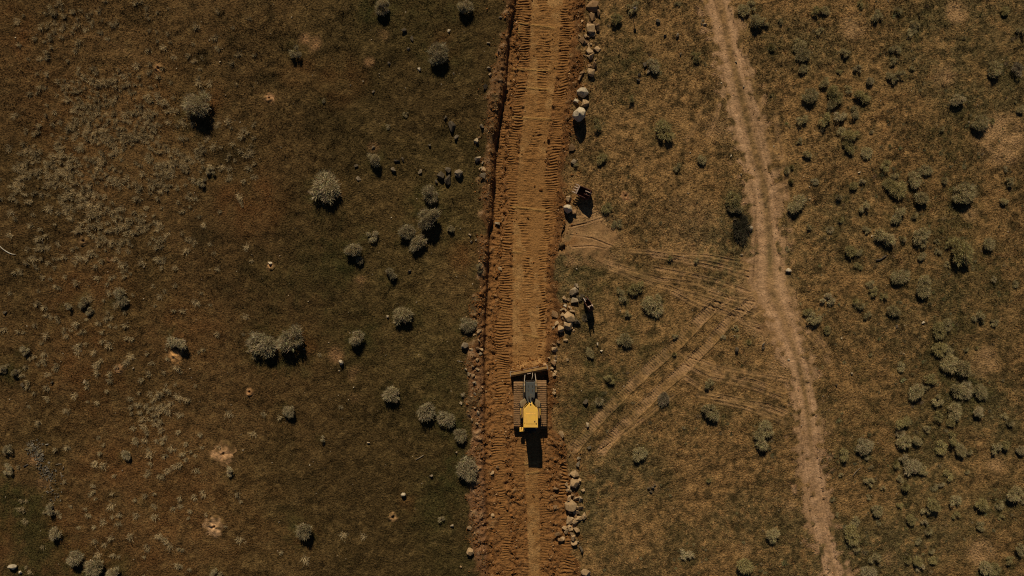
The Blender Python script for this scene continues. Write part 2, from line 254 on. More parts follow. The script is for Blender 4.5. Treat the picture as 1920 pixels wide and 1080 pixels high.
def mix(a, b, t): return a*(1-t[..., None])+b*t[..., None]
def colour(x, y):
    """base colour of soil and turf (slope shade painted in on the left)"""
    x = np.asarray(x, float); y = np.asarray(y, float); sh = np.shape(x)
    right = sst(-1.0, 1.5, x-0.5*(ti(ROADL, y)+ti(ROADR, y)))
    n12 = samp(M12, x, y); n5 = samp(M5, x, y); n2 = samp(M2, x, y); n1 = samp(M1, x, y); n04 = samp(M04, x, y); f = samp(F02, x, y); g = samp(G03, x, y)
    # left field: dark brown turf, olive towards the road
    gx_ = sst(wx(380), wx(700), x+1.5*n12)
    L = mix(np.broadcast_to(A(85, 62, 33), sh+(3,)).copy(), A(72, 55, 28), gx_)
    L = mix(L, A(62, 52, 25), .35*sst(wx(640), wx(880), x+.8*n5)*sst(-1.0, .8, n5+.5*n2))
    L = mix(L, A(66, 53, 26), .35*sst(-.6, 1.4, n5*.7+n2*.5))
    L = mix(L, A(90, 63, 34), .3*sst(.2, 1.8, n12*.6+n2*.6-n5*.4)*(1-.5*gx_))
    L = mix(L, A(46, 35, 16), .35*sst(.1, 1.7, n1*.7+.5*n5))
    L = mix(L, A(112, 88, 50), .36*sst(.4, 1.5, f*.8+.5*n04))
    L = mix(L, A(32, 25, 11), .45*sst(.5, 1.5, -f*.5+.8*g))
    L = L*(1+.16*np.tanh(n12))[..., None]
    # right field: dry dusty tan grass, speckled
    Rr = np.broadcast_to(A(104, 75, 40), sh+(3,)).copy()
    Rr = mix(Rr, A(82, 62, 33), .55*sst(-.7, 1.1, n5*.6+n2*.7))
    Rr = mix(Rr, A(76, 65, 36), .6*sst(-.2, 1.6, n12*.7+n5*.4+.6*sst(wx(1450), wx(1850), x)))
    Rr = mix(Rr, A(114, 80, 42), .45*sst(.2, 1.5, -n2*.6+n04*.7))
    Rr = mix(Rr, A(46, 36, 17), .68*sst(.3, 1.1, g*.55+.7*f+.15*n1))
    Rr = mix(Rr, A(136, 99, 55), .5*sst(.5, 1.4, -g*.6-.6*f))
    Rr = Rr*(1.26-.14*sst(wx(1500), wx(1920), x))[..., None]*np.array((.98, 1.0, 1.04))
    c = mix(L*np.array((1.0, .96, .92)), Rr, right)
    c = mix(c, A(40, 32, 15), .72*spots(SHADE_AND_BRUSH, x, y, .8)*(.7+.3*n1))  # painted slope shade on the left, dark brush ground on the right
    gsp = np.clip(spots(GREEN, x, y, .8)*(.75+.35*n2+.3*n04), 0, 1)
    c = mix(c, mix(np.broadcast_to(A(50, 47, 20), sh+(3,)), A(60, 55, 27), right), .72*gsp)
    c = mix(c, mix(np.broadcast_to(A(98, 60, 28), sh+(3,)), A(120, 78, 40), right), np.clip(.6*spots(REDDISH, x, y, .8)*(.8+.4*n1), 0, 1))
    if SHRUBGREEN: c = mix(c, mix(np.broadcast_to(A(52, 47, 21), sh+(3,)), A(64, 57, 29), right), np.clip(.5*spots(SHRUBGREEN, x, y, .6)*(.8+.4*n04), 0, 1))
    bs = np.clip(spots(BARE, x, y, .5)*(.85+.35*n1+.25*n04), 0, 1)
    c = mix(c, mix(np.broadcast_to(A(122, 87, 52), sh+(3,)), A(138, 103, 63), right), bs)
    for p, w, k in PALE_ARCS:
        d, s = pdist(p, x, y); c = mix(c, A(112, 80, 46), k*np.exp(-(d/w)**2)*np.clip(.7+.5*n1, 0, 1))
    # crossing tracks press the grass down to bare soil
    _, cm, rm = fine_marks(x, y); rw = np.zeros(sh)
    for k, (p, w) in enumerate(RUTS): d_, s_ = pdist(p, x, y); rw = np.maximum(rw, np.exp(-(d_/(w*1.9))**2)*(.5+.5*sst(-.6, .5, samp(P2, x+17*k, y+5*k))))
    for p, w in SCUFF: c = mix(c, A(120, 86, 50), .8*sst(-.5, .3, w+.22*n1+.16*n04-pdist(p, x, y)[0])*np.clip(.85+.25*n04, 0, 1))
    c = mix(c, A(136, 101, 64), np.clip(.58*cm*(.8+.35*n04+.35*n1), 0, 1)); c = mix(c, A(130, 96, 60), np.clip(.6*rw*(.8+.4*n04+.2*n1), 0, 1))
    # dirt track
    ti_ = track_in(x, y); tm = sst(-.28, .28, ti_+.32*n04)
    tl = ti(TRKL, y); tr = ti(TRKR, y); w = (x-tl)/(tr-tl)
    cr = .45*np.exp(-((w-.5)/.07)**2)*sst(-.3, .9, samp(P2, x, y*.5)+.3*n5)+.5*np.exp(-((w-.97)/.06)**2)*sst(-.3, .8, n1)
    thin = np.zeros(sh)
    for k, c_ in enumerate((.1, .2, .32, .44, .6, .7, .8, .93)): thin = np.maximum(thin, np.exp(-((w-c_-.03*samp(N5, x+5*k, y))/.022)**2)*sst(-.3, .6, samp(M5, x+13*k, y)))
    low = sst(wy(760), wy(860), y)   # lower down only one rut stays bare
    tc = mix(np.broadcast_to(A(146, 108, 69), sh+(3,)), A(158, 118, 77), sst(-.5, 1.2, n2*.6+.6*n04))
    tc = mix(tc, A(112, 81, 48), .45*sst(.0, 1.4, samp(M04, x*1.6+.45*y, y*.22)))
    lane = np.exp(-((w-.27)/.13)**2)+np.exp(-((w-.74)/.13)**2); tc = mix(tc, A(114, 83, 49), .38*(1-np.clip(lane, 0, 1))); tc = mix(tc, A(164, 124, 83), .5*np.clip(lane, 0, 1)*sst(-.8, .8, n1+.5*n04))
    tc = mix(tc, A(106, 76, 44), .35*sst(.3, 1.4, f*.6+g*.6))
    tc = mix(tc, A(92, 66, 37), .5*thin)
    tc = tc*np.array((1.06, 1.08, 1.15))
    grassy = np.clip(.75*cr+(1-low)*(.7*np.exp(-((w-.50)/.12)**2)+.6*sst(.78, .95, w)*(.5+.5*sst(-.5, .5, n1))+.25*sst(-.2, .8, n1)), 0, 1)
    c = mix(c, tc, tm*(1-.85*grassy))
    # new road: raw orange soil
    ri = road_in(x, y); rmask = sst(-.2, .3, ri)
    z, smooth, tr_, rough = fine_road(x, y)
    rc = np.broadcast_to(A(97, 62, 30), sh+(3,)).copy()
    bed = sst(.05, .5, x-ti(TRENCH, y))*sst(.5, 1.0, ti(ROADR, y)-x)
    rc = mix(rc, A(116, 75, 36), .8*bed)
    rc = mix(rc, A(80, 48, 21), (.7-.42*bed)*sst(-.3, 1.2, n1*.5+f*.6))
    rc = mix(rc, A(124, 83, 40), .92*np.clip(smooth+.25*tr_, 0, 1))
    rc = mix(rc, A(144, 103, 55), np.clip(smooth*(1-tr_)*sst(-.5, 1.0, n2*.6+n04*.5), 0, 1)*.7)
    rc = mix(rc, A(114, 74, 34), .5*tr_)
    pyv = py_(y)
    shoulder = sst(560, 680, pyv)*(1-sst(-.2, .15, x-ti(TRENCH, y)))
    rc = mix(rc, A(118, 80, 48), .7*shoulder*np.clip(.8+.3*n1, 0, 1))
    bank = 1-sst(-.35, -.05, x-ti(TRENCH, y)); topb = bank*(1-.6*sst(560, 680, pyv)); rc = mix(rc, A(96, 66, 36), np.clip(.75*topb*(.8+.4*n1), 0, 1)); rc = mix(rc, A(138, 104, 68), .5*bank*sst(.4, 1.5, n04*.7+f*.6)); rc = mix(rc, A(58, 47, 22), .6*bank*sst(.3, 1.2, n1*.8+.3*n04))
    rc = mix(rc, A(134, 98, 56), .5*sst(1.1, 2.2, f*.6+n04*.7)*rough)
    for a, b in RIDGES:
        d, s = pdist([a, b], x, y); rc = mix(rc, A(140, 102, 50), .6*np.exp(-(d/.12)**2))
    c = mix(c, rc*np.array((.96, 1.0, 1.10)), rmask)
    # loose soil thrown over the right shoulder
    sp = (1-sst(0, 1.6, -ri))*right*sst(.2, 1.2, n04*.7+n1*.6)*.55; c = mix(c, A(110, 70, 32), np.clip(sp, 0, 1)*(1-rmask))
    return np.clip(c, .004, .85)

# ------------------------------------------------------------------ materials
MATS = {}
def new_mat(name):
    m = bpy.data.materials.new(name); m.use_nodes = True; MATS[name] = m
    return m, m.node_tree.nodes, m.node_tree.links, m.node_tree.nodes['Principled BSDF']
def soil_mat(name, sc, var, bump, dist, speck=0.0):
    m, n, l, b = new_mat(name)
    at = n.new('ShaderNodeAttribute'); at.attribute_name = 'col'
    tc = n.new('ShaderNodeNewGeometry')
    n1 = n.new('ShaderNodeTexNoise'); n1.inputs['Scale'].default_value = sc; n1.inputs['Detail'].default_value = 5; n1.inputs['Roughness'].default_value = .7
    n2 = n.new('ShaderNodeTexNoise'); n2.inputs['Scale'].default_value = sc*.95; n2.noise_dimensions = '3D'; n2.inputs['Detail'].default_value = 3
    l.new(tc.outputs['Position'], n1.inputs['Vector']); l.new(tc.outputs['Position'], n2.inputs['Vector'])
    mr = n.new('ShaderNodeMapRange'); mr.inputs['From Min'].default_value = .36; mr.inputs['From Max'].default_value = .64
    mr.inputs['To Min'].default_value = 1-var; mr.inputs['To Max'].default_value = 1+var
    l.new(n1.outputs['Fac'], mr.inputs['Value'])
    mx = n.new('ShaderNodeMix'); mx.data_type = 'RGBA'; mx.blend_type = 'MULTIPLY'; mx.inputs['Factor'].default_value = 1
    ms = n.new('ShaderNodeMapRange'); ms.inputs['From Min'].default_value = .36; ms.inputs['From Max'].default_value = .48; ms.inputs['To Min'].default_value = 1-speck; ms.inputs['To Max'].default_value = 1.0
    l.new(n2.outputs['Fac'], ms.inputs['Value']); mm = n.new('ShaderNodeMath'); mm.operation = 'MULTIPLY'; l.new(mr.outputs[0], mm.inputs[0]); l.new(ms.outputs[0], mm.inputs[1])
    l.new(at.outputs['Color'], mx.inputs['A']); l.new(mm.outputs[0], mx.inputs['B'])
    l.new(mx.outputs['Result'], b.inputs['Base Color'])
    b.inputs['Roughness'].default_value = 1; b.inputs['Specular IOR Level'].default_value = .05
    ad = n.new('ShaderNodeMath'); ad.operation = 'ADD'; l.new(n1.outputs['Fac'], ad.inputs[0]); l.new(n2.outputs['Fac'], ad.inputs[1])
    bp = n.new('ShaderNodeBump'); bp.inputs['Strength'].default_value = bump; bp.inputs['Distance'].default_value = dist
    l.new(ad.outputs[0], bp.inputs['Height']); l.new(bp.outputs[0], b.inputs['Normal'])
    return m
soil_mat('turf', 6.5, .48, .9, .13, .42)
soil_mat('raw_soil', 7.0, .28, .9, .07, .14)
soil_mat('sandy_soil', 6.0, .26, .8, .06, .2)
def leaf_mat(name, rough=1.0):
    """foliage or stone: vertex tint times the object's own colour"""
    m, n, l, b = new_mat(name)
    at = n.new('ShaderNodeAttribute'); at.attribute_name = 'col'; oi = n.new('ShaderNodeObjectInfo')
    mx = n.new('ShaderNodeMix'); mx.data_type = 'RGBA'; mx.blend_type = 'MULTIPLY'; mx.inputs['Factor'].default_value = 1
    l.new(at.outputs['Color'], mx.inputs['A']); l.new(oi.outputs['Color'], mx.inputs['B'])
    l.new(mx.outputs['Result'], b.inputs['Base Color']); b.inputs['Roughness'].default_value = rough; b.inputs['Specular IOR Level'].default_value = .05
    tr = n.new('ShaderNodeBsdfTranslucent'); l.new(mx.outputs['Result'], tr.inputs['Color']); sm = n.new('ShaderNodeMixShader'); sm.inputs[0].default_value = .22
    l.new(b.outputs[0], sm.inputs[1]); l.new(tr.outputs[0], sm.inputs[2]); l.new(sm.outputs[0], n['Material Output'].inputs['Surface'])
    return m
leaf_mat('foliage')
m, n, l, b = new_mat('grass'); at = n.new('ShaderNodeAttribute'); at.attribute_name = 'col'; l.new(at.outputs['Color'], b.inputs['Base Color']); b.inputs['Roughness'].default_value = 1; b.inputs['Specular IOR Level'].default_value = .05
def stone_mat():
    m, n, l, b = new_mat('stone')
    oi = n.new('ShaderNodeObjectInfo'); g = n.new('ShaderNodeTexCoord')
    n1 = n.new('ShaderNodeTexNoise'); n1.inputs['Scale'].default_value = 3; n1.inputs['Detail'].default_value = 6; n1.inputs['Roughness'].default_value = .7
    l.new(g.outputs['Object'], n1.inputs['Vector'])
    cr = n.new('ShaderNodeValToRGB'); cr.color_ramp.elements[0].position = .3; cr.color_ramp.elements[0].color = (.55, .48, .40, 1); cr.color_ramp.elements[1].position = .65; cr.color_ramp.elements[1].color = (1.1, 1.08, 1.02, 1)
    l.new(n1.outputs['Fac'], cr.inputs[0])
    mx = n.new('ShaderNodeMix'); mx.data_type = 'RGBA'; mx.blend_type = 'MULTIPLY'; mx.inputs['Factor'].default_value = 1
    l.new(cr.outputs[0], mx.inputs['A']); l.new(oi.outputs['Color'], mx.inputs['B']); l.new(mx.outputs['Result'], b.inputs['Base Color'])
    b.inputs['Roughness'].default_value = .95; b.inputs['Specular IOR Level'].default_value = .15
    bp = n.new('ShaderNodeBump'); bp.inputs['Strength'].default_value = .6; bp.inputs['Distance'].default_value = .05
    l.new(n1.outputs['Fac'], bp.inputs['Height']); l.new(bp.outputs[0], b.inputs['Normal'])
stone_mat()
def paint_mat(name, col, dust, amount, rough=.5, scale=2.5, metal=0.0, spec=.4):
    m, n, l, b = new_mat(name)
    g = n.new('ShaderNodeNewGeometry'); n1 = n.new('ShaderNodeTexNoise'); n1.inputs['Scale'].default_value = scale; n1.inputs['Detail'].default_value = 6; n1.inputs['Roughness'].default_value = .65
    l.new(g.outputs['Position'], n1.inputs['Vector'])
    mr = n.new('ShaderNodeMapRange'); mr.inputs['From Min'].default_value = .62-amount*.5; mr.inputs['From Max'].default_value = .80-amount*.3
    l.new(n1.outputs['Fac'], mr.inputs['Value'])
    mx = n.new('ShaderNodeMix'); mx.data_type = 'RGBA'; l.new(mr.outputs[0], mx.inputs['Factor'])
    mx.inputs['A'].default_value = (*col, 1); mx.inputs['B'].default_value = (*dust, 1)
    l.new(mx.outputs['Result'], b.inputs['Base Color']); b.inputs['Roughness'].default_value = rough; b.inputs['Metallic'].default_value = metal; b.inputs['Specular IOR Level'].default_value = spec
    bp = n.new('ShaderNodeBump'); bp.inputs['Strength'].default_value = .25; bp.inputs['Distance'].default_value = .02
    l.new(n1.outputs['Fac'], bp.inputs['Height']); l.new(bp.outputs[0], b.inputs['Normal'])
    return m
DUST = (.26, .145, .055)
paint_mat('yellow_paint', (.93, .54, .085), (.74, .44, .11), .36, .5, 1.6)
paint_mat('dusty_yellow', (.52, .29, .07), DUST, .75, .75, 2)
paint_mat('dusty_fender', (.30, .22, .11), (.20, .13, .06), .6, .9, 3)
paint_mat('grey_hood', (.075, .080, .075), (.14, .11, .07), .25, .55, 5)
paint_mat('dark_steel', (.02, .018, .015), (.10, .06, .03), .35, .6, 4)
paint_mat('muddy_steel', (.16, .09, .042), (.29, .165, .072), .66, .95, 3.2)
paint_mat('bright_steel', (.42, .34, .25), (.22, .14, .08), .3, .5, 6)
paint_mat('rust', (.10, .028, .014), (.05, .018, .010), .5, .8, 5)
paint_mat('worn_steel', (.55, .43, .33), (.34, .19, .12), .45, .6, 7)
paint_mat('white_plastic', (.42, .38, .30), (.30, .24, .16), .4, .6, 4)
paint_mat('weathered_wood', (.30, .24, .16), (.14, .10, .06), .5, .95, 8)
paint_mat('grey_timber', (.10, .085, .075), (.06, .05, .04), .5, .95, 8)
paint_mat('bark', (.085, .062, .040), (.045, .034, .024), .5, 1, 6)
paint_mat('flag_cloth', (.60, .50, .42), (.5, .4, .3), .2, .9, 4)
m, n, l, b = new_mat('dark_glass'); b.inputs['Base Color'].default_value = (.01, .012, .012, 1); b.inputs['Roughness'].default_value = .08
m, n, l, b = new_mat('lamp_glass'); b.inputs['Base Color'].default_value = (.5, .48, .4, 1); b.inputs['Roughness'].default_value = .15

# ------------------------------------------------------------------ object helpers
def tag(o, label=None, cat=None, group=None, kind=None):
    if label: o['label'] = label
    if cat: o['category'] = cat
    if group: o['group'] = group
    if kind: o['kind'] = kind
    return o
def link(name, me, mat, parent=None):
    if mat and not me.materials: me.materials.append(MATS[mat])
    o = bpy.data.objects.new(name, me); COL.objects.link(o)
    if parent: o.parent = parent
    return o
def empty(name, loc, rz=0.0):
    o = bpy.data.objects.new(name, None); COL.objects.link(o); o.location = loc; o.rotation_euler = (0, 0, rz); o.empty_display_size = .3
    return o
def mesh_np(name, V, F, cols=None, smooth=True):
    """V n x 3, F m x k (all faces k-sided)"""
    me = bpy.data.meshes.new(name); V = np.ascontiguousarray(V, dtype=np.float32); F = np.ascontiguousarray(F, dtype=np.int32)
    k = F.shape[1]; me.vertices.add(len(V)); me.vertices.foreach_set('co', V.ravel())
    me.loops.add(F.size); me.loops.foreach_set('vertex_index', F.ravel())
    me.polygons.add(len(F)); me.polygons.foreach_set('loop_start', np.arange(0, F.size, k, dtype=np.int32)); me.polygons.foreach_set('loop_total', np.full(len(F), k, dtype=np.int32))
    me.polygons.foreach_set('use_smooth', np.full(len(F), smooth, dtype=bool))
    me.update(calc_edges=True)
    if cols is not None:
        a = me.color_attributes.new('col', 'FLOAT_COLOR', 'POINT'); c = np.ones((len(V), 4), np.float32); c[:, :3] = cols; a.data.foreach_set('color', c.ravel())
    return me
def sheet(name, xs, ys, zf, keep, mat):
    X, Y = np.meshgrid(xs, ys, indexing='xy'); ny, nx = X.shape
    if keep is None: K = np.ones((ny-1, nx-1), bool)
    else:
        kv = keep(X, Y); K = kv[:-1, :-1] & kv[1:, :-1] & kv[:-1, 1:] & kv[1:, 1:]
    idx = np.arange(nx*ny).reshape(ny, nx)
    F = np.stack([idx[:-1, :-1][K], idx[:-1, 1:][K], idx[1:, 1:][K], idx[1:, :-1][K]], 1)
    used = np.zeros(nx*ny, bool); used[F.ravel()] = True; rem = np.cumsum(used)-1
    x = X.ravel()[used]; y = Y.ravel()[used]
    V = np.stack([x, y, zf(x, y)], 1)
    return link(name, mesh_np(name, V, rem[F], colour(x, y)), mat)
class MB:
    """collects simple solids into one mesh"""
    def __init__(s): s.bm = bmesh.new()
    def box(s, c, d, rot=None, bev=0.0):
        g = bmesh.ops.create_cube(s.bm, size=1.0)['verts']
        M = Matrix.Translation(c) @ (rot.to_matrix().to_4x4() if rot else Matrix()) @ Matrix.Diagonal((d[0], d[1], d[2], 1))
        bmesh.ops.transform(s.bm, matrix=M, verts=g)
        if bev:
            ed = {e for v in g for e in v.link_edges}
            bmesh.ops.bevel(s.bm, geom=list(ed), offset=bev, segments=2, affect='EDGES', profile=.6)
        return s
    def cyl(s, p0, p1, r0, r1=None, n=12):
        p0 = Vector(p0); p1 = Vector(p1); d = p1-p0; r1 = r0 if r1 is None else r1
        g = bmesh.ops.create_cone(s.bm, cap_ends=True, segments=n, radius1=r0, radius2=r1, depth=d.length)['verts']
        bmesh.ops.transform(s.bm, matrix=Matrix.Translation((p0+p1)/2) @ d.to_track_quat('Z', 'Y').to_matrix().to_4x4(), verts=g)
        return s
    def prism(s, pts, z0, z1, inset=0.0, bev=0.0):
        """polygon in xy from z0 to z1"""
        c = Vector((sum(p[0] for p in pts)/len(pts), sum(p[1] for p in pts)/len(pts)))
        lo = [s.bm.verts.new((p[0], p[1], z0)) for p in pts]
        hi = [s.bm.verts.new((p[0]+(c.x-p[0])*inset, p[1]+(c.y-p[1])*inset, z1)) for p in pts]
        fs = [s.bm.faces.new(lo[::-1]), s.bm.faces.new(hi)]
        k = len(pts)
        for i in range(k): fs.append(s.bm.faces.new((lo[i], lo[(i+1) % k], hi[(i+1) % k], hi[i])))
        bmesh.ops.recalc_face_normals(s.bm, faces=fs)
        if bev: bmesh.ops.bevel(s.bm, geom=list(fs[1].edges), offset=bev, segments=2, affect='EDGES', profile=.6)
        return s
    def side(s, pts, x0, x1):
        """polygon in yz, extruded along x"""
        a = [s.bm.verts.new((x0, p[0], p[1])) for p in pts]; b = [s.bm.verts.new((x1, p[0], p[1])) for p in pts]
        fs = [s.bm.faces.new(a), s.bm.faces.new(b[::-1])]; k = len(pts)
        for i in range(k): fs.append(s.bm.faces.new((a[i], b[i], b[(i+1) % k], a[(i+1) % k])))
        bmesh.ops.recalc_face_normals(s.bm, faces=fs); return s
    def tube(s, pts, r, n=8, r1=None):
        pts = [Vector(p) for p in pts]; rings = []
        for i, p in enumerate(pts):
            d = (pts[min(i+1, len(pts)-1)]-pts[max(i-1, 0)]).normalized(); q = d.to_track_quat('Z', 'Y')
            rr = r if r1 is None else r+(r1-r)*i/(len(pts)-1)
            rings.append([s.bm.verts.new(p+q @ Vector((rr*math.cos(2*PI*k/n), rr*math.sin(2*PI*k/n), 0))) for k in range(n)])
        for a, b2 in zip(rings, rings[1:]):
            for k in range(n): s.bm.faces.new((a[k], a[(k+1) % n], b2[(k+1) % n], b2[k]))
        s.bm.faces.new(rings[0][::-1]); s.bm.faces.new(rings[-1]); return s
    def build(s, name, mat, parent=None, smooth=False):
        me = bpy.data.meshes.new(name); s.bm.to_mesh(me); s.bm.free()
        if smooth: me.polygons.foreach_set('use_smooth', [True]*len(me.polygons))
        return link(name, me, mat, parent)

# ------------------------------------------------------------------ the setting
def far(a, b, n):   # growing steps from a to b
    t = np.linspace(0, 1, n)**2.2; return a+(b-a)*t
STEP = .15
gx = np.concatenate([far(-54.0, -700, 26)[:0:-1], np.arange(-54.0, 54.01, STEP), far(54.0, 700, 26)[1:]])
gy = np.concatenate([far(-32.7, -700, 26)[:0:-1], np.arange(-32.7, 32.71, STEP), far(32.7, 700, 26)[1:]])
def ground_z(x, y):
    z = H(x, y); inside = np.abs(y) < 32.5
    low = (road_in(x, y) > .5) & inside; low |= (track_in(x, y) > .5) & inside; low |= (marks_in(x, y) > .34)
    return np.where(low, z-.30, z)
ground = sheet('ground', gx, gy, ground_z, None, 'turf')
tag(ground, 'dry brown and olive rangeland turf on both sides of the road', 'ground', kind='structure')
LIFT = .022
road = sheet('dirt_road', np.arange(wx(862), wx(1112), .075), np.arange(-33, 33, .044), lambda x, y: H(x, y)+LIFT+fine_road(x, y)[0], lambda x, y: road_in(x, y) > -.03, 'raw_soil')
tag(road, 'freshly cut orange dirt road with crawler track prints', 'road', kind='structure')
trk = sheet('dirt_track', np.arange(wx(1285), wx(1630), .09), np.arange(-33, 33, .09), lambda x, y: H(x, y)+LIFT+fine_track(x, y), lambda x, y: track_in(x, y) > -.03, 'sandy_soil')
tag(trk, 'pale rutted two-wheel dirt track through the dry grass', 'track', kind='structure')
mk = sheet('crossing_tracks', np.arange(wx(1060), wx(1560), .058), np.arange(wy(850), wy(150), .058), lambda x, y: H(x, y)+LIFT*.8+fine_marks(x, y)[0], lambda x, y: (marks_in(x, y) > -.02) & (road_in(x, y) < .3) & (track_in(x, y) < .35), 'sandy_soil')
tag(mk, 'crawler prints and tyre ruts pressed into the grass beside the road', 'track marks', kind='structure')
_hx = (np.arange(1024)/8.0+64) % 128-64; _HX, _HY = np.meshgrid(_hx, _hx, indexing='ij'); _HF = H(_HX, _HY).astype(float)
def Hs(x, y):
    u, v = float(x)*8, float(y)*8; i, j = math.floor(u), math.floor(v); a, b = u-i, v-j; i0, i1, j0, j1 = i % 1024, (i+1) % 1024, j % 1024, (j+1) % 1024
    return float(_HF[i0, j0]*(1-a)*(1-b)+_HF[i1, j0]*a*(1-b)+_HF[i0, j1]*(1-a)*b+_HF[i1, j1]*a*b)

# ------------------------------------------------------------------ labels that single things out
LAND = [(1071,946,'the largest rock of the lower pile'),(1068,595,'the flat boulder of the middle pile'),(1107,53,'the tan boulder of the upper pile'),(1053,814,'the rock beside the bulldozer'),(872,648,'the grey boulder on the left verge'),(882,1032,'the tan boulder at lower left verge'),
   # (px, py, phrase) fixed points one can find in the picture
 (994,765,'the yellow bulldozer'),(1088,212,'the big white boulder'),(1092,359,'the toothed excavator bucket'),(1107,576,'the rusty upright bucket'),
 (1187,19,'the survey stake'),(1409,428,'the white stone left of the track'),(1480,508,'the white stone right of the track'),(640,680,'the lone white rock at left'),
 (14,470,'the curved white pipe'),(420,850,'the upper straw-pale burrow mound'),(405,985,'the lower straw-pale burrow mound'),(842,330,'the dark rock heap'),
 (78,862,'the grey gravel scatter'),(26,1062,'the white bottom-left rock'),(372,203,'the big lone shrub at upper left'),(612,357,'the roundest shrub at left'),
 (297,128,'the orange burrow at top left'),(757,927,'the white-topped rock at left'),(507,495,'the white pebble heap'),(820,102,'the tall shrub near the upper road'),
 (576,995,'the big shrub at the bottom left'),(872,882,'the bush leaning over the road'),(550,645,'the right twin shrub'),(580,78,'the pale bare patch at top left'),
 (1390,425,'the dark brush pile'),(1222,915,'the stony round mound'),(1845,682,'the round bare patch at right'),(1878,262,'the bare ground at the right edge'),(1602,48,'the pale patch near the top right'),
 (1795,22,'the bare patch at the top right'),(1837,1035,'the pale patch at bottom right'),(1667,1047,'the round patch near the bottom right'),(1647,486,'the dark broken log'),(1604,887,'the pale bent branch'),
 (1727,606,'the white stone among shrubs'),(1430,590,'the track junction'),(1545,1078,'the foot of the dirt track'),(1350,2,'the head of the dirt track'),(1918,2,'the top right corner'),(1918,1078,'the bottom right corner'),
 (1918,540,'the middle of the right edge'),(2,2,'the top left corner'),(480,2,'the top edge at left'),(1807,367,'the widest shrub on the right'),(1597,1000,'the shrub beside the lower track'),(1440,30,'the clump beside the upper track'),
 (204,485,'the tiny burrow with a round hole'),(330,667,'the pale yellow soil mound'),(226,691,'the small pinkish burrow'),(155,452,'the burrow in the tuft meadow'),(220,563,'the wide lone shrub at left'),(470,375,'the reddish bare stripe'),(102,949,'the upper shrub at lower left'),(2,240,'the upper left edge'),(2,800,'the lower left edge'),
 (960,1078,'the road at the bottom edge'),(1000,2,'the road at the top edge'),(1290,1040,'the lone shrub at bottom centre'),(2,560,'the middle of the left edge'),(240,1078,'the left of the bottom edge'),(1700,1078,'the right of the bottom edge')]
SECT = ['right of', 'above right of', 'above', 'above left of', 'left of', 'below left of', 'below', 'below right of']
ORD = ['', 'second ', 'third ', 'fourth ', 'fifth ', 'sixth ', 'seventh ', 'eighth ', 'ninth ', 'tenth ', 'eleventh ', 'twelfth ', 'thirteenth ', 'fourteenth ', 'fifteenth ', 'sixteenth ', 'seventeenth ', 'eighteenth ', 'nineteenth ', 'twentieth ']
def where_labels(pts, avoid=3.0):
    """for every point a phrase 'second nearest above left of <landmark>' that is true of that point alone"""
    P = np.array(pts, float); n = len(P); best = [(999, 1e9, '')]*n
    for lx, ly, ph in LAND:
        dx = P[:, 0]-lx; dy = ly-P[:, 1]; d = np.hypot(dx, dy)
        sec = (np.round(np.arctan2(dy, dx)/(PI/4)).astype(int)) % 8
        for s in range(8):
            ids = [i for i in np.argsort(d) if sec[i] == s and d[i] > avoid]
            for r, i in enumerate(ids):
                key = (r*60+d[i], r)
                if r < len(ORD) and key[0] < best[i][1]: best[i] = (r, key[0], f'{ORD[r]}nearest {SECT[s]} {ph}')
    return [b[2] for b in best]

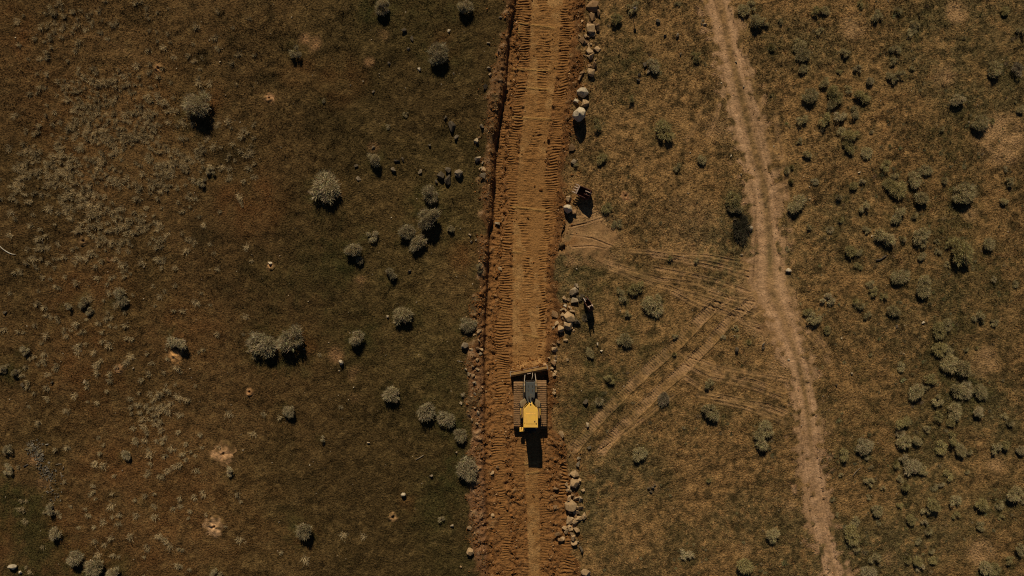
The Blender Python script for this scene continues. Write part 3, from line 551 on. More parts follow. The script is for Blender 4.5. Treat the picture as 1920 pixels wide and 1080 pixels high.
# ------------------------------------------------------------------ shrubs
def blades(P, D, Ln, Wd, r, nb=3, spread=.55, face=None):
    """nb thin triangles per sprig"""
    n = len(P); P = np.repeat(P, nb, 0); D = np.repeat(D, nb, 0); Ln = np.repeat(Ln, nb); Wd = np.repeat(Wd, nb)
    D = D+r.standard_normal(D.shape)*spread; D /= np.linalg.norm(D, axis=1)[:, None]
    sd_ = np.cross(D, r.standard_normal(D.shape) if face is None else np.repeat(face, nb, 0)+.35*r.standard_normal(D.shape)); sd_ /= np.linalg.norm(sd_, axis=1)[:, None]
    a = P-sd_*Wd[:, None]*.5; b2 = P+sd_*Wd[:, None]*.5; c = P+D*Ln[:, None]
    V = np.stack([a, b2, c], 1).reshape(-1, 3); F = np.arange(len(V)).reshape(-1, 3)
    return V, F
def crown_mesh(seed, kind):
    r = np.random.default_rng(seed); pts = []; dirs = []; norms = []
    nl = {'sage': int(r.integers(11, 17)), 'loose': int(r.integers(4, 7)), 'spiky': 1, 'low': 10}[kind]; sk = r.normal(0, .16, 2); top = []
    for k in range(nl):
        a = r.uniform(0, 2*PI); t = math.sqrt(r.uniform(0, 1)); rr = .72*t
        zc = .50*math.sqrt(max(0, 1-(rr/.95)**2))+.08
        if kind == 'loose': rr = .72*t; zc *= r.uniform(.5, 1.2)
        if kind == 'low': zc *= .35
        if kind == 'spiky': rr = 0; zc = .15
        zc *= r.uniform(.7, 1.2); c = np.array([rr*math.cos(a)+sk[0], rr*math.sin(a)+sk[1], zc]); top.append(c)
        m = {'sage': 118, 'loose': 125, 'spiky': 520, 'low': 110}[kind]; rad = r.uniform(.22, .44) if kind != 'spiky' else .2
        if kind == 'low': rad *= .8
        d = r.standard_normal((m, 3)); d[:, 2] = np.abs(d[:, 2])*1.1+.05; d /= np.linalg.norm(d, axis=1)[:, None]
        q = c+d*rad*r.uniform(.45, 1.0, (m, 1))**.5
        out = q.copy(); out[:, 2] += .2; out /= np.linalg.norm(out, axis=1)[:, None]
        nn = d*.8+out*.4; norms.append(nn/np.linalg.norm(nn, axis=1)[:, None]); pts.append(q); dirs.append(d*.5+out*.7+np.array([0, 0, .35]))
    P = np.concatenate(pts); D = np.concatenate(dirs); D /= np.linalg.norm(D, axis=1)[:, None]; n = len(P)
    if kind == 'spiky': V, F = blades(P*.5, D, r.uniform(.5, 1.0, n), r.uniform(.03, .06, n), r, 3, .25)
    else:
        out = np.concatenate(norms); tan = np.cross(out, r.standard_normal((n, 3))); tan /= np.linalg.norm(tan, axis=1)[:, None]
        lay = (r.uniform(0, 1, n) < .52)[:, None]; l1 = lay[:, 0]; D2 = np.where(lay, tan+.35*out, D); D2 /= np.linalg.norm(D2, axis=1)[:, None]
        V, F = blades(P, D2, np.where(l1, r.uniform(.10, .24, n), r.uniform(.18, .52, n)), np.where(l1, r.uniform(.045, .08, n), r.uniform(.022, .045, n)), r, 3, .33, np.where(lay, out, r.standard_normal((n, 3))))
    V[:, 2] = np.maximum(V[:, 2], .02)
    tint = np.repeat(r.uniform(.8, 1.2, n), 9)[:, None]*np.repeat(1+r.normal(0, .05, (n, 3)), 9, 0)
    return mesh_np('crown', V, F, tint, False), top
def stem_mesh(seed, top):
    r = random.Random(seed); mb = MB()
    for c in top[:8]:
        c = Vector(c); mid = c*.45+Vector((r.uniform(-.06, .06), r.uniform(-.06, .06), .02))
        mb.tube([(0, 0, -.12), mid, c], .055, 5, .018)
    me = bpy.data.meshes.new('stem'); mb.bm.to_mesh(me); mb.bm.free(); me.materials.append(MATS['bark']); return me
VAR = []
for k, kind in enumerate(['sage', 'sage', 'sage', 'sage', 'sage', 'sage', 'loose', 'loose', 'loose', 'loose', 'loose', 'spiky', 'spiky', 'low', 'low']):
    cm_, top = crown_mesh(100+k, kind); cm_.materials.append(MATS['foliage']); VAR.append((kind, cm_, stem_mesh(k, top if kind != 'spiky' else [np.array([.15*math.cos(a), .15*math.sin(a), .35]) for a in range(6)])))
wl = where_labels([(a, b_) for a, b_, r, s in SH])
rs_ = random.Random(5)
SHRUB_AT = []
for (a, b_, r, side), wlab in zip(SH, wl):
    kinds = [i for i, v in enumerate(VAR) if (v[0] == 'sage' if r >= 15 else v[0] in ('sage', 'loose') if r >= 9 else v[0] in ('loose', 'spiky', 'low'))]
    if side == 'R' and r < 15: kinds = list(range(2, 13)) if r >= 9 else list(range(6, 13))
    vi = rs_.choice(kinds); kind, cm_, sm_ = VAR[vi]
    Rm = r*S*(.90 if side == 'L' else .96); hf = rs_.uniform(.9, 1.2)*(.9 if side == 'L' else .68); h = Rm*hf
    f = (HC-.55*h)/HC; x, y = wx(a)*f, wy(b_)*f-(.10*Rm)
    if side == 'R': y += .12*Rm
    o = empty('sagebrush', (x, y, Hs(x, y)-.02), rs_.uniform(0, 6.28)); o.scale = (Rm*rs_.uniform(.75, 1.25), Rm*rs_.uniform(.75, 1.15), h)
    c = bpy.data.objects.new('crown', cm_); COL.objects.link(c); c.parent = o
    s_ = bpy.data.objects.new('stem', sm_); COL.objects.link(s_); s_.parent = o
    if side == 'L':
        base = np.array((.46, .38, .225)) if rs_.random() < .75 else np.array((.42, .345, .195)); look = 'pale grey'
    else:
        q = rs_.random(); look, base = ('grey-green', np.array((.45, .37, .19))) if q < .6 else ('olive', np.array((.40, .33, .145))) if q < .85 else ('grey', np.array((.50, .41, .235)))
    if (a, b_) in ((1090, 556), (1098, 596), (1247, 747), (1912, 135)): base = np.array((.33, .265, .165)); look = 'dry tan'
    base = base*rs_.uniform(.85, 1.15); c.color = (*base, 1)
    size = 'tiny' if r < 7 else 'small' if r < 11 else 'medium' if r < 15 else 'large' if r < 22 else 'very large'
    tag(o, f'{size} {look} shrub {wlab}', 'shrub', 'sagebrush shrubs')
    SHRUB_AT.append((x, y, Rm))
# low dark brush pile beside the track
for nm, px0, py0, rr, col, lab in [('brush_pile', 1390, 427, 25, (.075, .065, .04), 'low dark pile of dead brush at the left edge of the dirt track')]:
    x, y = wx(px0)*.995, wy(py0)*.995; o = empty(nm, (x, y, Hs(x, y)-.05)); o.scale = (1.05, 1.45, .75)
    c = bpy.data.objects.new('branches', VAR[13][1]); COL.objects.link(c); c.parent = o; c.color = (*col, 1)
    s_ = bpy.data.objects.new('stem', VAR[13][2]); COL.objects.link(s_); s_.parent = o; tag(o, lab, 'brush pile')

# ------------------------------------------------------------------ small pale tufts of the left field
def tuft_mesh(seed):
    r = np.random.default_rng(seed); m = 60
    P = np.zeros((m, 3)); P[:, :2] = r.normal(0, .26, (m, 2)); d = r.standard_normal((m, 3)); d[:, 2] = np.abs(d[:, 2])+.5; d /= np.linalg.norm(d, axis=1)[:, None]
    V, F = blades(P, d, r.uniform(.6, 1.1, m), r.uniform(.05, .09, m), r, 2, .3); V[:, 2] = np.maximum(V[:, 2], .0)
    return mesh_np('grass_tuft', V, F, np.repeat(r.uniform(.7, 1.25, m), 6)[:, None]*np.ones((1, 3)), False)
TUFT = [tuft_mesh(300+i) for i in range(6)]
for t in TUFT: t.materials.append(MATS['foliage'])
TD = [(200,250,130,1),(100,330,110,1),(300,330,110,.95),(230,420,120,.75),(120,480,110,.5),(150,570,90,.5),(290,760,60,.7),(240,700,100,.35),(230,870,120,.3),(290,990,90,.3),(430,270,70,.5),(110,50,100,.45),(150,130,80,.35),(60,690,60,.4),(370,440,60,.6),(360,300,60,.7),(450,130,60,.12),(130,820,60,.2),(330,560,60,.25)]
tp = []; rt = np.random.default_rng(77)
TFIX = plist("137 22 4;121 48 4;143 95 4;149 80 4;188 22 4;100 25 4;191 62 4;147 46 4;355 105 4;412 93 4;403 75 4;176 128 4;181 135 4;158 145 4;218 162 4;95 72 4;65 72 4;120 30 4;350 470 5;312 440 5;358 450 5;248 435 4;222 470 5;245 412 4;304 490 5;182 522 5;142 530 5;400 275 5;468 290 6;452 283 4;20 440 5;72 448 5;140 492 5;194 640 4;207 647 5;148 660 5;188 680 4;248 668 5;85 665 5;107 690 4;110 685 4;185 698 4;280 700 4;268 712 4;283 738 5;128 770 5;268 785 5;292 795 5;260 758 4;307 765 4;430 775 5;340 870 5;345 850 4;318 882 5;280 885 5;310 892 5;312 853 4;370 880 4;196 872 4;258 965 5;198 977 5;228 962 4;250 1003 5;302 1003 5;280 1025 5;322 1022 5;340 1058 4;384 925 5;257 828 4;495 775 4;525 782 4;600 665 3;640 762 3;530 1032 3;576 1044 5;645 1002 5;683 1003 5;350 832 4")
for p in TFIX: tp.append((p[0], p[1], p[2]*.9))
ca_ = rt.uniform(0, 480, 30000); cb_ = rt.uniform(0, 1080, 30000); cw = np.zeros(30000)
for cx_, cy_, rr, ww in TD: cw = np.maximum(cw, ww*np.exp(-((ca_-cx_)**2+(cb_-cy_)**2)/(rr*rr)))
cw = (cw*cw+.02)*np.where(samp(M2, wx(ca_), wy(cb_)) > -.2, 1, .25); okc = rt.uniform(0, 1, 30000) < cw*.9
for a, b_ in zip(ca_[okc], cb_[okc]):
    if len(tp) >= 1150: break
    if all((a-q[0])**2+(b_-q[1])**2 > 20 for q in tp): tp.append((float(a), float(b_), 2.2+2.8*rt.uniform()**2))
tp.sort(key=lambda q: -q[2]); big = tp[:290]; rest = tp[290:]
tl_ = where_labels([(q[0], q[1]) for q in big])
for (a, b_, r), lab in zip(big, tl_):
    x, y = wx(a), wy(b_); o = bpy.data.objects.new('grass_tuft', TUFT[rs_.randrange(6)]); COL.objects.link(o)
    o.location = (x, y, Hs(x, y)-.01); o.rotation_euler = (0, 0, rs_.uniform(0, 6.28)); s_ = r*S*2.1; o.scale = (s_*rs_.uniform(.8, 1.25), s_, s_*rs_.uniform(.6, 1.0))
    k = rs_.uniform(.8, 1.2); o.color = (.53*k, .41*k, .225*k, 1)
    tag(o, f'bushy pale grass tuft {lab}' if lab else 'pale grass tuft in the thick of the left tuft meadow', 'grass tuft', 'pale tufts in the left field')
def scatter(name, templ, pts, cols, mat, smooth=False):
    """many copies of small templates joined into one mesh; pts rows x,y,z,sx,sy,sz,rot"""
    Vs, Fs, Cs, off = [], [], [], 0; pts = np.asarray(pts, float); cols = np.asarray(cols, float); pick = rng.integers(0, len(templ), len(pts))
    for t, (TV, TF) in enumerate(templ):
        q = pts[pick == t]; n = len(q)
        if not n: continue
        c, s_ = np.cos(q[:, 6])[:, None], np.sin(q[:, 6])[:, None]; X = TV[None, :, 0]*q[:, 3:4]; Y = TV[None, :, 1]*q[:, 4:5]; Z = TV[None, :, 2]*q[:, 5:6]
        V = np.stack([X*c-Y*s_+q[:, 0:1], X*s_+Y*c+q[:, 1:2], Z+q[:, 2:3]], 2).reshape(-1, 3); m = len(TV)
        Fs.append((TF[None]+(np.arange(n)*m)[:, None, None]+off).reshape(-1, TF.shape[1])); Vs.append(V); Cs.append(np.repeat(cols[pick == t], m, 0)); off += n*m
    return link(name, mesh_np(name, np.concatenate(Vs), np.concatenate(Fs), np.concatenate(Cs), smooth), mat)
def mesh_arrays(me):
    V = np.zeros(len(me.vertices)*3, np.float32); me.vertices.foreach_get('co', V); me.calc_loop_triangles(); F = np.zeros(len(me.loop_triangles)*3, np.int32); me.loop_triangles.foreach_get('vertices', F)
    return V.reshape(-1, 3), F.reshape(-1, 3)
tx = np.array([wx(q[0]) for q in rest]); ty = np.array([wy(q[1]) for q in rest]); tz = H(tx, ty); tr_ = np.array([q[2]*S*2.3 for q in rest])
o = scatter('small_tufts', [mesh_arrays(t) for t in TUFT], np.stack([tx, ty, tz-.01, tr_, tr_, tr_*1.1, rt.uniform(0, 6.28, len(rest))], 1), np.array((.45, .35, .19))*rt.uniform(.8, 1.2, (len(rest), 1)), 'grass')
tag(o, 'scatter of tiny pale tufts across the left field', 'grass tufts', kind='stuff')

# low weeds of the right field, thickest round the shrubs
def weeds():
    r = np.random.default_rng(41); n = 9000; x = r.uniform(wx(1110), 52, n); y = r.uniform(-31, 31, n)
    w = .10+.55*spots(SHRUBGREEN, x, y, .9)+.20*spots(GREEN, x, y, .9)+.10*sst(wx(1450), wx(1700), x)
    ok = (r.uniform(0, 1, n) < w*np.clip(.6+.5*samp(M2, x, y), 0, 1.4)) & (road_in(x, y) < -.4) & (track_in(x, y) < -.1) & (marks_in(x, y) < -.1); x, y = x[ok], y[ok]; n = len(x); s_ = np.exp(r.normal(math.log(.15), .35, n)).clip(.07, .34)
    c = np.array((.235, .195, .10))*r.uniform(.45, 1.5, (n, 1))*(1+r.normal(0, .06, (n, 3)))
    o = scatter('low_weeds', [mesh_arrays(t) for t in TUFT], np.stack([x, y, H(x, y)-.01, s_*r.uniform(.8, 1.4, n), s_, s_*r.uniform(.7, 1.2, n), r.uniform(0, 6.28, n)], 1), c, 'grass')
    tag(o, 'low olive weeds growing between the shrubs of the right field', 'weeds', kind='stuff')
weeds()
# ------------------------------------------------------------------ grass
def grass(name, n, x0, x1, y0, y1, dens, hmin, hmax, wid, nb, seed, label, bright):
    r = np.random.default_rng(seed); x = r.uniform(x0, x1, n); y = r.uniform(y0, y1, n)
    ok = (road_in(x, y) < -.02) & (r.uniform(0, 1, n) < dens(x, y)); x = x[ok]; y = y[ok]; z = H(x, y); n = len(x)
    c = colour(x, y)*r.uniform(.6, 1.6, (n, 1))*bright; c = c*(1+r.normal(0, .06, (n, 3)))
    P = np.stack([x, y, z], 1); P = np.repeat(P, nb, 0); P[:, :2] += r.normal(0, .035, (n*nb, 2)); P[:, 2] -= .01
    D = r.standard_normal((n*nb, 3)); D[:, 2] = np.abs(D[:, 2])+.45
    V, F = blades(P, D/np.linalg.norm(D, axis=1)[:, None], r.uniform(hmin, hmax, n*nb), r.uniform(.7, 1.3, n*nb)*wid, r, 1, .1)
    o = link(name, mesh_np(name, V, F, np.clip(np.repeat(c, nb*3, 0), .003, .6), False), 'grass'); tag(o, label, 'grass', kind='stuff'); return o
def dens_r(x, y):
    return np.clip(1-spots(BARE, x, y, .4)*.8-sst(-.3, .2, track_in(x, y))*.93-sst(-.05, .1, marks_in(x, y))*.8, 0.02, 1)*np.clip(.6+.35*samp(M2, x, y)+.2*samp(M5, x, y), .12, 1)
def dens_l(x, y):
    return np.clip(1-spots(BARE, x, y, .4)*.8-.35*spots(REDDISH, x, y, .6), .05, 1)*np.clip(.6+.3*samp(M2, x, y)+.25*samp(M1, x, y), .15, 1)
grass('dry_grass', 108000, 2.0, 53.5, -32, 32, dens_r, .05, .17, .045, 5, 31, 'sparse dry tan grass on the right of the new road', 1.05)
grass('short_grass', 96000, -53.5, 0.0, -32, 32, dens_l, .05, .14, .045, 5, 32, 'short dark olive grass on the left of the new road', 1.05)

# ------------------------------------------------------------------ rocks
def hull(seed, npts, flat=.8, bev=0.0):
    r = random.Random(seed); bm = bmesh.new()
    for i in range(npts):
        v = Vector((r.gauss(0, 1), r.gauss(0, 1), r.gauss(0, 1))).normalized()*r.uniform(.8, 1.05); v.z *= flat; v.x *= r.uniform(.8, 1.2); v.y *= r.uniform(.85, 1.15); bm.verts.new(v)
    g = bmesh.ops.convex_hull(bm, input=bm.verts); bmesh.ops.delete(bm, geom=[v for v in bm.verts if not v.link_faces], context='VERTS')
    bmesh.ops.dissolve_limit(bm, angle_limit=math.radians(14), verts=bm.verts, edges=bm.edges)
    if bev: bmesh.ops.bevel(bm, geom=list(bm.edges), offset=bev, segments=1, affect='EDGES')
    bmesh.ops.recalc_face_normals(bm, faces=bm.faces)
    me = bpy.data.meshes.new('rock'); bm.to_mesh(me); bm.free(); return me
SMALLR = [hull(400+i, 10, .75, .03) for i in range(12)]; BIGR = [hull(430+i, 15, .85, .04) for i in range(8)]
WHITER = [hull(460+i, 34, .95, .05) for i in range(4)]
for q in SMALLR+BIGR+WHITER: q.materials.append(MATS['stone'])
RC = {'w': (.60, .51, .37), 't': (.41, .285, .16), 'b': (.25, .155, .08), 'd': (.10, .08, .055), 'g': (.20, .16, .11), 'p': (.36, .285, .19)}
RN = {'w': 'white', 't': 'tan', 'b': 'brown', 'd': 'dark', 'g': 'grey', 'p': 'pale'}
ROCKS = """1112 9 10 b;1122 21 6 b;1111 32 8 b;1107 53 11 t;1125 50 8 b;1116 43 5 b;1092 75 7 b;1105 93 7 t;1119 90 7 t;1108 103 7 t;1117 110 3 t;1105 123 6 b;1115 122 7 b;1110 135 10 t;1092 134 5 b;1090 146 6 b;1094 170 13 w;1081 190 6 w;1097 193 8 t;1088 211 14 w;938 31 4 g;842 55 4 p;915 80 4 g;935 95 5 b;917 127 5 g;911 161 7 d;919 138 5 t;901 236 8 g;846 236 10 d;835 220 5 d;856 256 6 g;892 263 7 p;894 295 8 p;860 324 10 g;907 330 8 g;906 318 7 t;838 338 6 d;1073 274 8 b;1075 303 6 g;1066 371 7 t;1066 390 11 w;1074 396 6 b;931 419 6 p;937 503 5 t;880 441 4 p;884 453 4 g;892 450 3 g;1075 546 9 p;1080 534 4 p;1079 563 8 p;1060 574 4 w;1066 561 4 t;1054 580 4 t;1041 590 7 b;1072 585 5 t;1068 595 11 t;1064 610 9 t;1050 617 8 t;1082 603 7 d;1040 647 4 b;1039 654 7 t;1038 682 6 b;1040 702 4 t;1037 730 3 t;1046 640 4 b;1121 645 3 w;1127 658 3 w;1064 674 3 t;1098 753 6 d;1100 797 5 p;1053 814 7 t;1104 838 4 d;1085 858 4 p;1084 869 6 p;1077 889 8 t;1076 905 10 t;1084 899 6 t;1066 917 6 t;1065 932 7 t;1071 946 10 t;1089 936 6 p;1089 952 6 t;1080 958 7 t;1094 967 6 t;1067 976 8 t;1078 977 7 t;1086 972 7 t;1058 990 6 t;1068 990 6 t;1080 993 7 t;1074 1000 6 t;1077 1007 7 t;1076 1018 6 t;1087 1030 6 d;1097 1072 9 t;1042 916 6 b;1041 952 5 b;1044 1000 6 b;1050 1014 6 b;899 621 6 t;872 648 9 g;903 656 5 t;879 701 5 g;868 741 5 g;865 756 4 p;881 778 5 t;895 792 4 t;857 846 4 p;922 885 6 t;933 874 4 b;924 965 5 t;848 984 5 p;881 988 6 t;882 1032 9 t;899 1010 4 b;865 1060 3 t;640 679 8 w;637 695 2 w;727 594 4 p;664 725 2 w;757 926 6 w;692 828 4 p;810 892 5 g;507 494 5 w;672 334 6 p;787 321 6 p;745 299 7 d;755 299 5 d;700 276 4 g;738 318 6 g;827 330 10 d;839 319 8 d;860 326 9 g;840 337 9 d;818 340 5 d;668 311 5 d;805 273 5 d;767 508 5 d;840 55 4 w;786 129 5 w;730 117 5 g;850 136 3 p;757 56 6 d;772 71 6 d;765 90 4 g;700 172 4 g;9 586 5 d;34 695 5 d;46 721 5 d;100 715 4 d;161 715 4 p;252 690 3 g;26 1061 8 w;43 1070 4 w;1409 427 5 w;1391 477 3 p;1480 507 6 w;1371 291 3 w;1391 326 3 p;1396 161 3 p;1382 115 3 p;1354 155 2 w;1727 605 4 w;1576 634 2 w;1595 700 3 p;1566 720 3 d;1679 612 4 g;1478 674 3 w;1611 323 3 w;1632 442 3 w;1235 37 6 d;1270 65 5 g;1247 65 5 g;1210 121 6 d;1197 149 5 d;1217 134 5 g;1200 138 5 d;1277 99 3 g;1320 37 4 p;1323 44 4 p;1317 43 3 d;1380 656 6 d;1431 645 4 p;1430 653 4 d;1215 915 4 d;1224 914 4 d;1220 922 4 d;1227 909 3 d;1378 413 4 d;1395 440 5 d;1384 425 4 d;1400 412 4 d;862 677 2 w"""
_x = random.Random(21); ROCKS += "".join(";%d %d %d %s" % (_x.gauss(cx, sx), _x.gauss(cy, sy), _x.choice((3, 3, 4, 4, 5)), _x.choice("ttbtp")) for cx, cy, sx, sy, k in ((1066, 590, 9, 20, 20), (1076, 945, 8, 40, 26), (1106, 70, 8, 42, 22), (893, 640, 7, 40, 14), (886, 740, 6, 50, 10), (903, 300, 5, 40, 8), (1038, 690, 4, 40, 8)) for _ in range(k))
rk = [t.split() for t in ROCKS.split(';')]; rk = [(float(a), float(b_), float(c_), d_) for a, b_, c_, d_ in rk]
rl = where_labels([(q[0], q[1]) for q in rk], 6.0)
SPECIAL = {(1088, 211): (1.5, .62, .74, 'big white boulder standing at the right edge of the road', 'boulder'), (1066, 390): (.9, .52, .50, 'white boulder with a long shadow just below the toothed bucket', 'boulder'), (1094, 170): (.62, .66, .58, 'wide white boulder just above the biggest white one', 'boulder'), (640, 679): (.42, .27, .34, 'lone white rock in the middle of the left field', 'rock'),
 (26, 1061): (.4, .5, .36, 'white rock in the bottom left corner', 'rock'), (1409, 427): (.28, .23, .26, 'white stone on the left edge of the dirt track', 'stone'), (1480, 507): (.30, .29, .22, 'white stone on the right edge of the dirt track', 'stone'), (757, 926): (.4, .25, .20, 'white-topped rock in the lower left field', 'rock')}
for (a, b_, r, cc), lab in zip(rk, rl):
    big_ = r >= 9; me = rs_.choice(BIGR if big_ else SMALLR); x, y = wx(a), wy(b_)
    o = bpy.data.objects.new('boulder' if big_ else 'rock', me); COL.objects.link(o)
    z0 = Hs(x, y)+(LIFT if road_in(np.array([x]), np.array([y]))[0] > 0 else 0); Rm = r*S*(1.22 if 1035 < a < 1130 else 1.02)
    k = rs_.uniform(.85, 1.15); o.color = (*(np.array(RC[cc])*k), 1)
    sp = SPECIAL.get((a, b_))
    if sp: o.data = rs_.choice(WHITER)
    if sp:
        hh, ax, ay, lab_, cat = sp; o.scale = (ax, ay, hh*.62); zc = z0+hh*.42; o.rotation_euler = (0, 0, rs_.uniform(-.3, .3)); tag(o, lab_, cat)
        f = (HC-hh*.6)/HC; x, y = x*f, y*f
    else:
        o.scale = (Rm*rs_.uniform(.85, 1.15), Rm*rs_.uniform(.8, 1.1), Rm*rs_.uniform(.75, 1.05)); zc = z0+Rm*.32
        o.rotation_euler = (rs_.uniform(-.4, .4), rs_.uniform(-.4, .4), rs_.uniform(0, 6.28))
        size = 'tiny' if r < 4 else 'small' if r < 6 else 'fair-sized' if r < 9 else 'big'
        tag(o, f'{size} {RN[cc]} {"boulder" if big_ else "rock"} {lab}', 'boulder' if big_ else 'rock', 'rocks cleared to the roadside' if 860 < a < 1130 else 'rocks lying in the fields')
    o.location = (x, y, zc)

# ------------------------------------------------------------------ clods, pebbles and gravel
CL = [mesh_arrays(hull(500+i, 8, .75)) for i in range(6)]
def clods():
    r = np.random.default_rng(8); n = 162000; x = r.uniform(wx(866), wx(1112), n); y = r.uniform(-32, 32, n)
    ri = road_in(x, y); z, sm, tm, rough = fine_road(x, y); cl = sst(-.3, .8, samp(M1, x, y)*.7+samp(P2, x, y)*.5)
    p = py_(y); edge = np.exp(-((x-wx(np.interp(p, [0,100,300,500,700,900,1080], [966,970,945,932,925,958,964])))/.22)**2)
    w = np.where(ri > 0, rough*(.25+.75*cl)*.36+edge*.25*(1-sm)+.008, .05*np.exp(ri/.6)*(cl+.2)*np.where(x > 0, 1.6, 1))
    ca, sa = math.cos(BLADE_A), math.sin(BLADE_A); bx = (x-BLADE_C[0])*ca+(y-BLADE_C[1])*sa; by = -(x-BLADE_C[0])*sa+(y-BLADE_C[1])*ca
    heap = (np.abs(bx) < 1.6) & (by > .05) & (by < 1.0); w = np.where(heap, .5, w)
    w = np.where((np.abs(x-DZ[0]) < 1.7) & (y < -7.6) & (y > -13.3), 0, w)
    ok = r.uniform(0, 1, n) < w; x, y, z = x[ok], y[ok], z[ok]; n = len(x); zz = H(x, y)+LIFT+z; s_ = np.exp(r.normal(math.log(.046), .5, n)).clip(.025, .2)
    c = A(104, 65, 30)[None]*r.uniform(.55, 1.35, (n, 1)); pale = r.uniform(0, 1, n) < .12; c[pale] = A(140, 105, 66)*r.uniform(.8, 1.2, (pale.sum(), 1))
    o = scatter('soil_clods', CL, np.stack([x, y, zz+s_*.25, s_, s_*r.uniform(.7, 1.2, n), s_*r.uniform(.7, 1.1, n), r.uniform(0, 6.28, n)], 1), c, 'grass')
    tag(o, 'loose orange soil clods along both sides of the new road', 'soil clods', kind='stuff')
clods()
def pebbles():
    r = np.random.default_rng(9); n = 700; x = r.uniform(-48, 48, n); y = r.uniform(-27, 27, n)
    gxs = np.concatenate([r.normal(wx(c_[0]), c_[2]*S, c_[3]) for c_ in GR]); gys = np.concatenate([r.normal(wy(c_[1]), c_[2]*S, c_[3]) for c_ in GR])
    s1 = np.exp(r.normal(math.log(.05), .4, n)).clip(.02, .11); c1 = np.array((.34, .27, .18))*r.uniform(.5, 1.5, (n, 1))
    ok = road_in(x, y) < -.1; x, y, s1, c1 = x[ok], y[ok], s1[ok], c1[ok]
    for nm, X, Y, SS, CC, lab, cat in [('pebbles', x, y, s1, c1, 'stray pebbles strewn over both fields', 'pebbles'), ('gravel', gxs, gys, np.exp(r.normal(math.log(.075), .35, len(gxs))), np.array((.13, .11, .08))*r.uniform(.4, 1.7, (len(gxs), 1)), 'grey gravel scattered at the lower left of the photo', 'gravel')]:
        m_ = len(X); o = scatter(nm, CL, np.stack([X, Y, H(X, Y)+SS*.3, SS, SS*r.uniform(.6, 1.1, m_), SS*r.uniform(.6, 1, m_), r.uniform(0, 6.28, m_)], 1), CC, 'grass'); tag(o, lab, cat, kind='stuff')
GR = [(62, 838, 5, 70), (72, 848, 5, 80), (78, 860, 5, 70), (88, 880, 6, 70), (96, 892, 7, 60), (105, 922, 9, 40), (70, 835, 8, 40)]
pebbles()
# ------------------------------------------------------------------ burrow mounds
def mound(px0, py0, r, hole, col, hgt, label):
    x0, y0 = wx(px0), wy(py0); rr = np.array([0, .05, .10, .14, .2, .3, .45, .6, .75, .88, 1.0])*r*S; nA = 36; rg = np.random.default_rng(int(px0)); V = [(0, 0)]; ph = rg.uniform(0, 6, 6)
    for q in rr[1:]:
        for k in range(nA):
            a = 2*PI*k/nA; j = 1+.16*math.sin(3*a+ph[0])+.12*math.sin(5*a+ph[1])+.08*math.sin(9*a+ph[2])
            t = q/(r*S); V.append((q*(1+(j-1)*t)*math.cos(a), q*(1+(j-1)*t)*math.sin(a)))
    V = np.array(V); d = np.hypot(V[:, 0], V[:, 1])/(r*S); x = V[:, 0]+x0; y = V[:, 1]+y0
    z = H(x, y)+.03+hgt*(1-sst(.1, 1.0, d))+.045*samp(F02, x, y)*(1-sst(.75, .98, d))-.05*sst(.85, 1.05, d)
    hd = np.hypot(V[:, 0], V[:, 1]); z = z-hole*(1-sst(.06, .14, hd))
    F = []
    for k in range(nA): F.append((0, 1+k, 1+(k+1) % nA, 0))
    for i in range(len(rr)-2):
        for k in range(nA): F.append((1+i*nA+k, 1+(i+1)*nA+k, 1+(i+1)*nA+(k+1) % nA, 1+i*nA+(k+1) % nA))
    me = bpy.data.meshes.new('burrow_mound'); me.from_pydata(np.stack([x-x0, y-y0, z-Hs(x0, y0)], 1).tolist(), [], [f if f[0] != 0 else f[:3] for f in F]); me.update()
    me.polygons.foreach_set('use_smooth', [True]*len(me.polygons))
    ca_ = me.color_attributes.new('col', 'FLOAT_COLOR', 'POINT'); cc = np.ones((len(V), 4), np.float32); e = sst(.25, .95, d+.20*samp(F02, x, y)+.14*samp(G03, x, y))
    cc[:, :3] = mix(np.broadcast_to(np.array(col), (len(V), 3)), colour(x, y), e)*(1+.18*samp(F015, x, y))[:, None]; ca_.data.foreach_set('color', np.clip(cc, .01, 1).ravel())
    o = link('burrow_mound', me, 'sandy_soil'); o.location = (x0, y0, Hs(x0, y0)); tag(o, label, 'mound', 'burrow mounds')
mound(420, 850, 27, .35, A(150, 110, 70), .10, 'larger straw-pale burrow mound, the upper one at lower left')
mound(405, 985, 24, .40, A(160, 120, 78), .11, 'straw-pale burrow mound, the lower one at lower left')
mound(297, 128, 11, .30, A(122, 86, 50), .08, 'small orange burrow mound near the top left corner')
mound(204, 485, 8, .40, A(112, 78, 48), .06, 'tiny orange burrow with a dark round hole right of the pipe')
mound(330, 667, 16, .0, A(158, 112, 62), .14, 'pale yellow soil mound just below a small shrub')
mound(226, 691, 10, .25, A(128, 92, 58), .07, 'small pinkish burrow mound in the lower left field')
mound(470, 734, 9, .35, A(145, 100, 58), .08, 'small tan burrow below the twin shrubs')
mound(738, 968, 11, .30, A(142, 104, 62), .09, 'tan burrow mound left of the lower road')
mound(505, 184, 12, .15, A(140, 100, 62), .08, 'pale burrow mound at upper left, right of the big lone shrub')
mound(1174, 367, 12, .35, A(132, 92, 56), .10, 'tan burrow right of the toothed excavator bucket')
mound(155, 452, 11, .25, A(112, 82, 50), .06, 'orange burrow mound in the left field beside the tuft meadow')
mound(507, 499, 10, .20, A(138, 100, 60), .08, 'pale burrow mound under the white pebble heap')

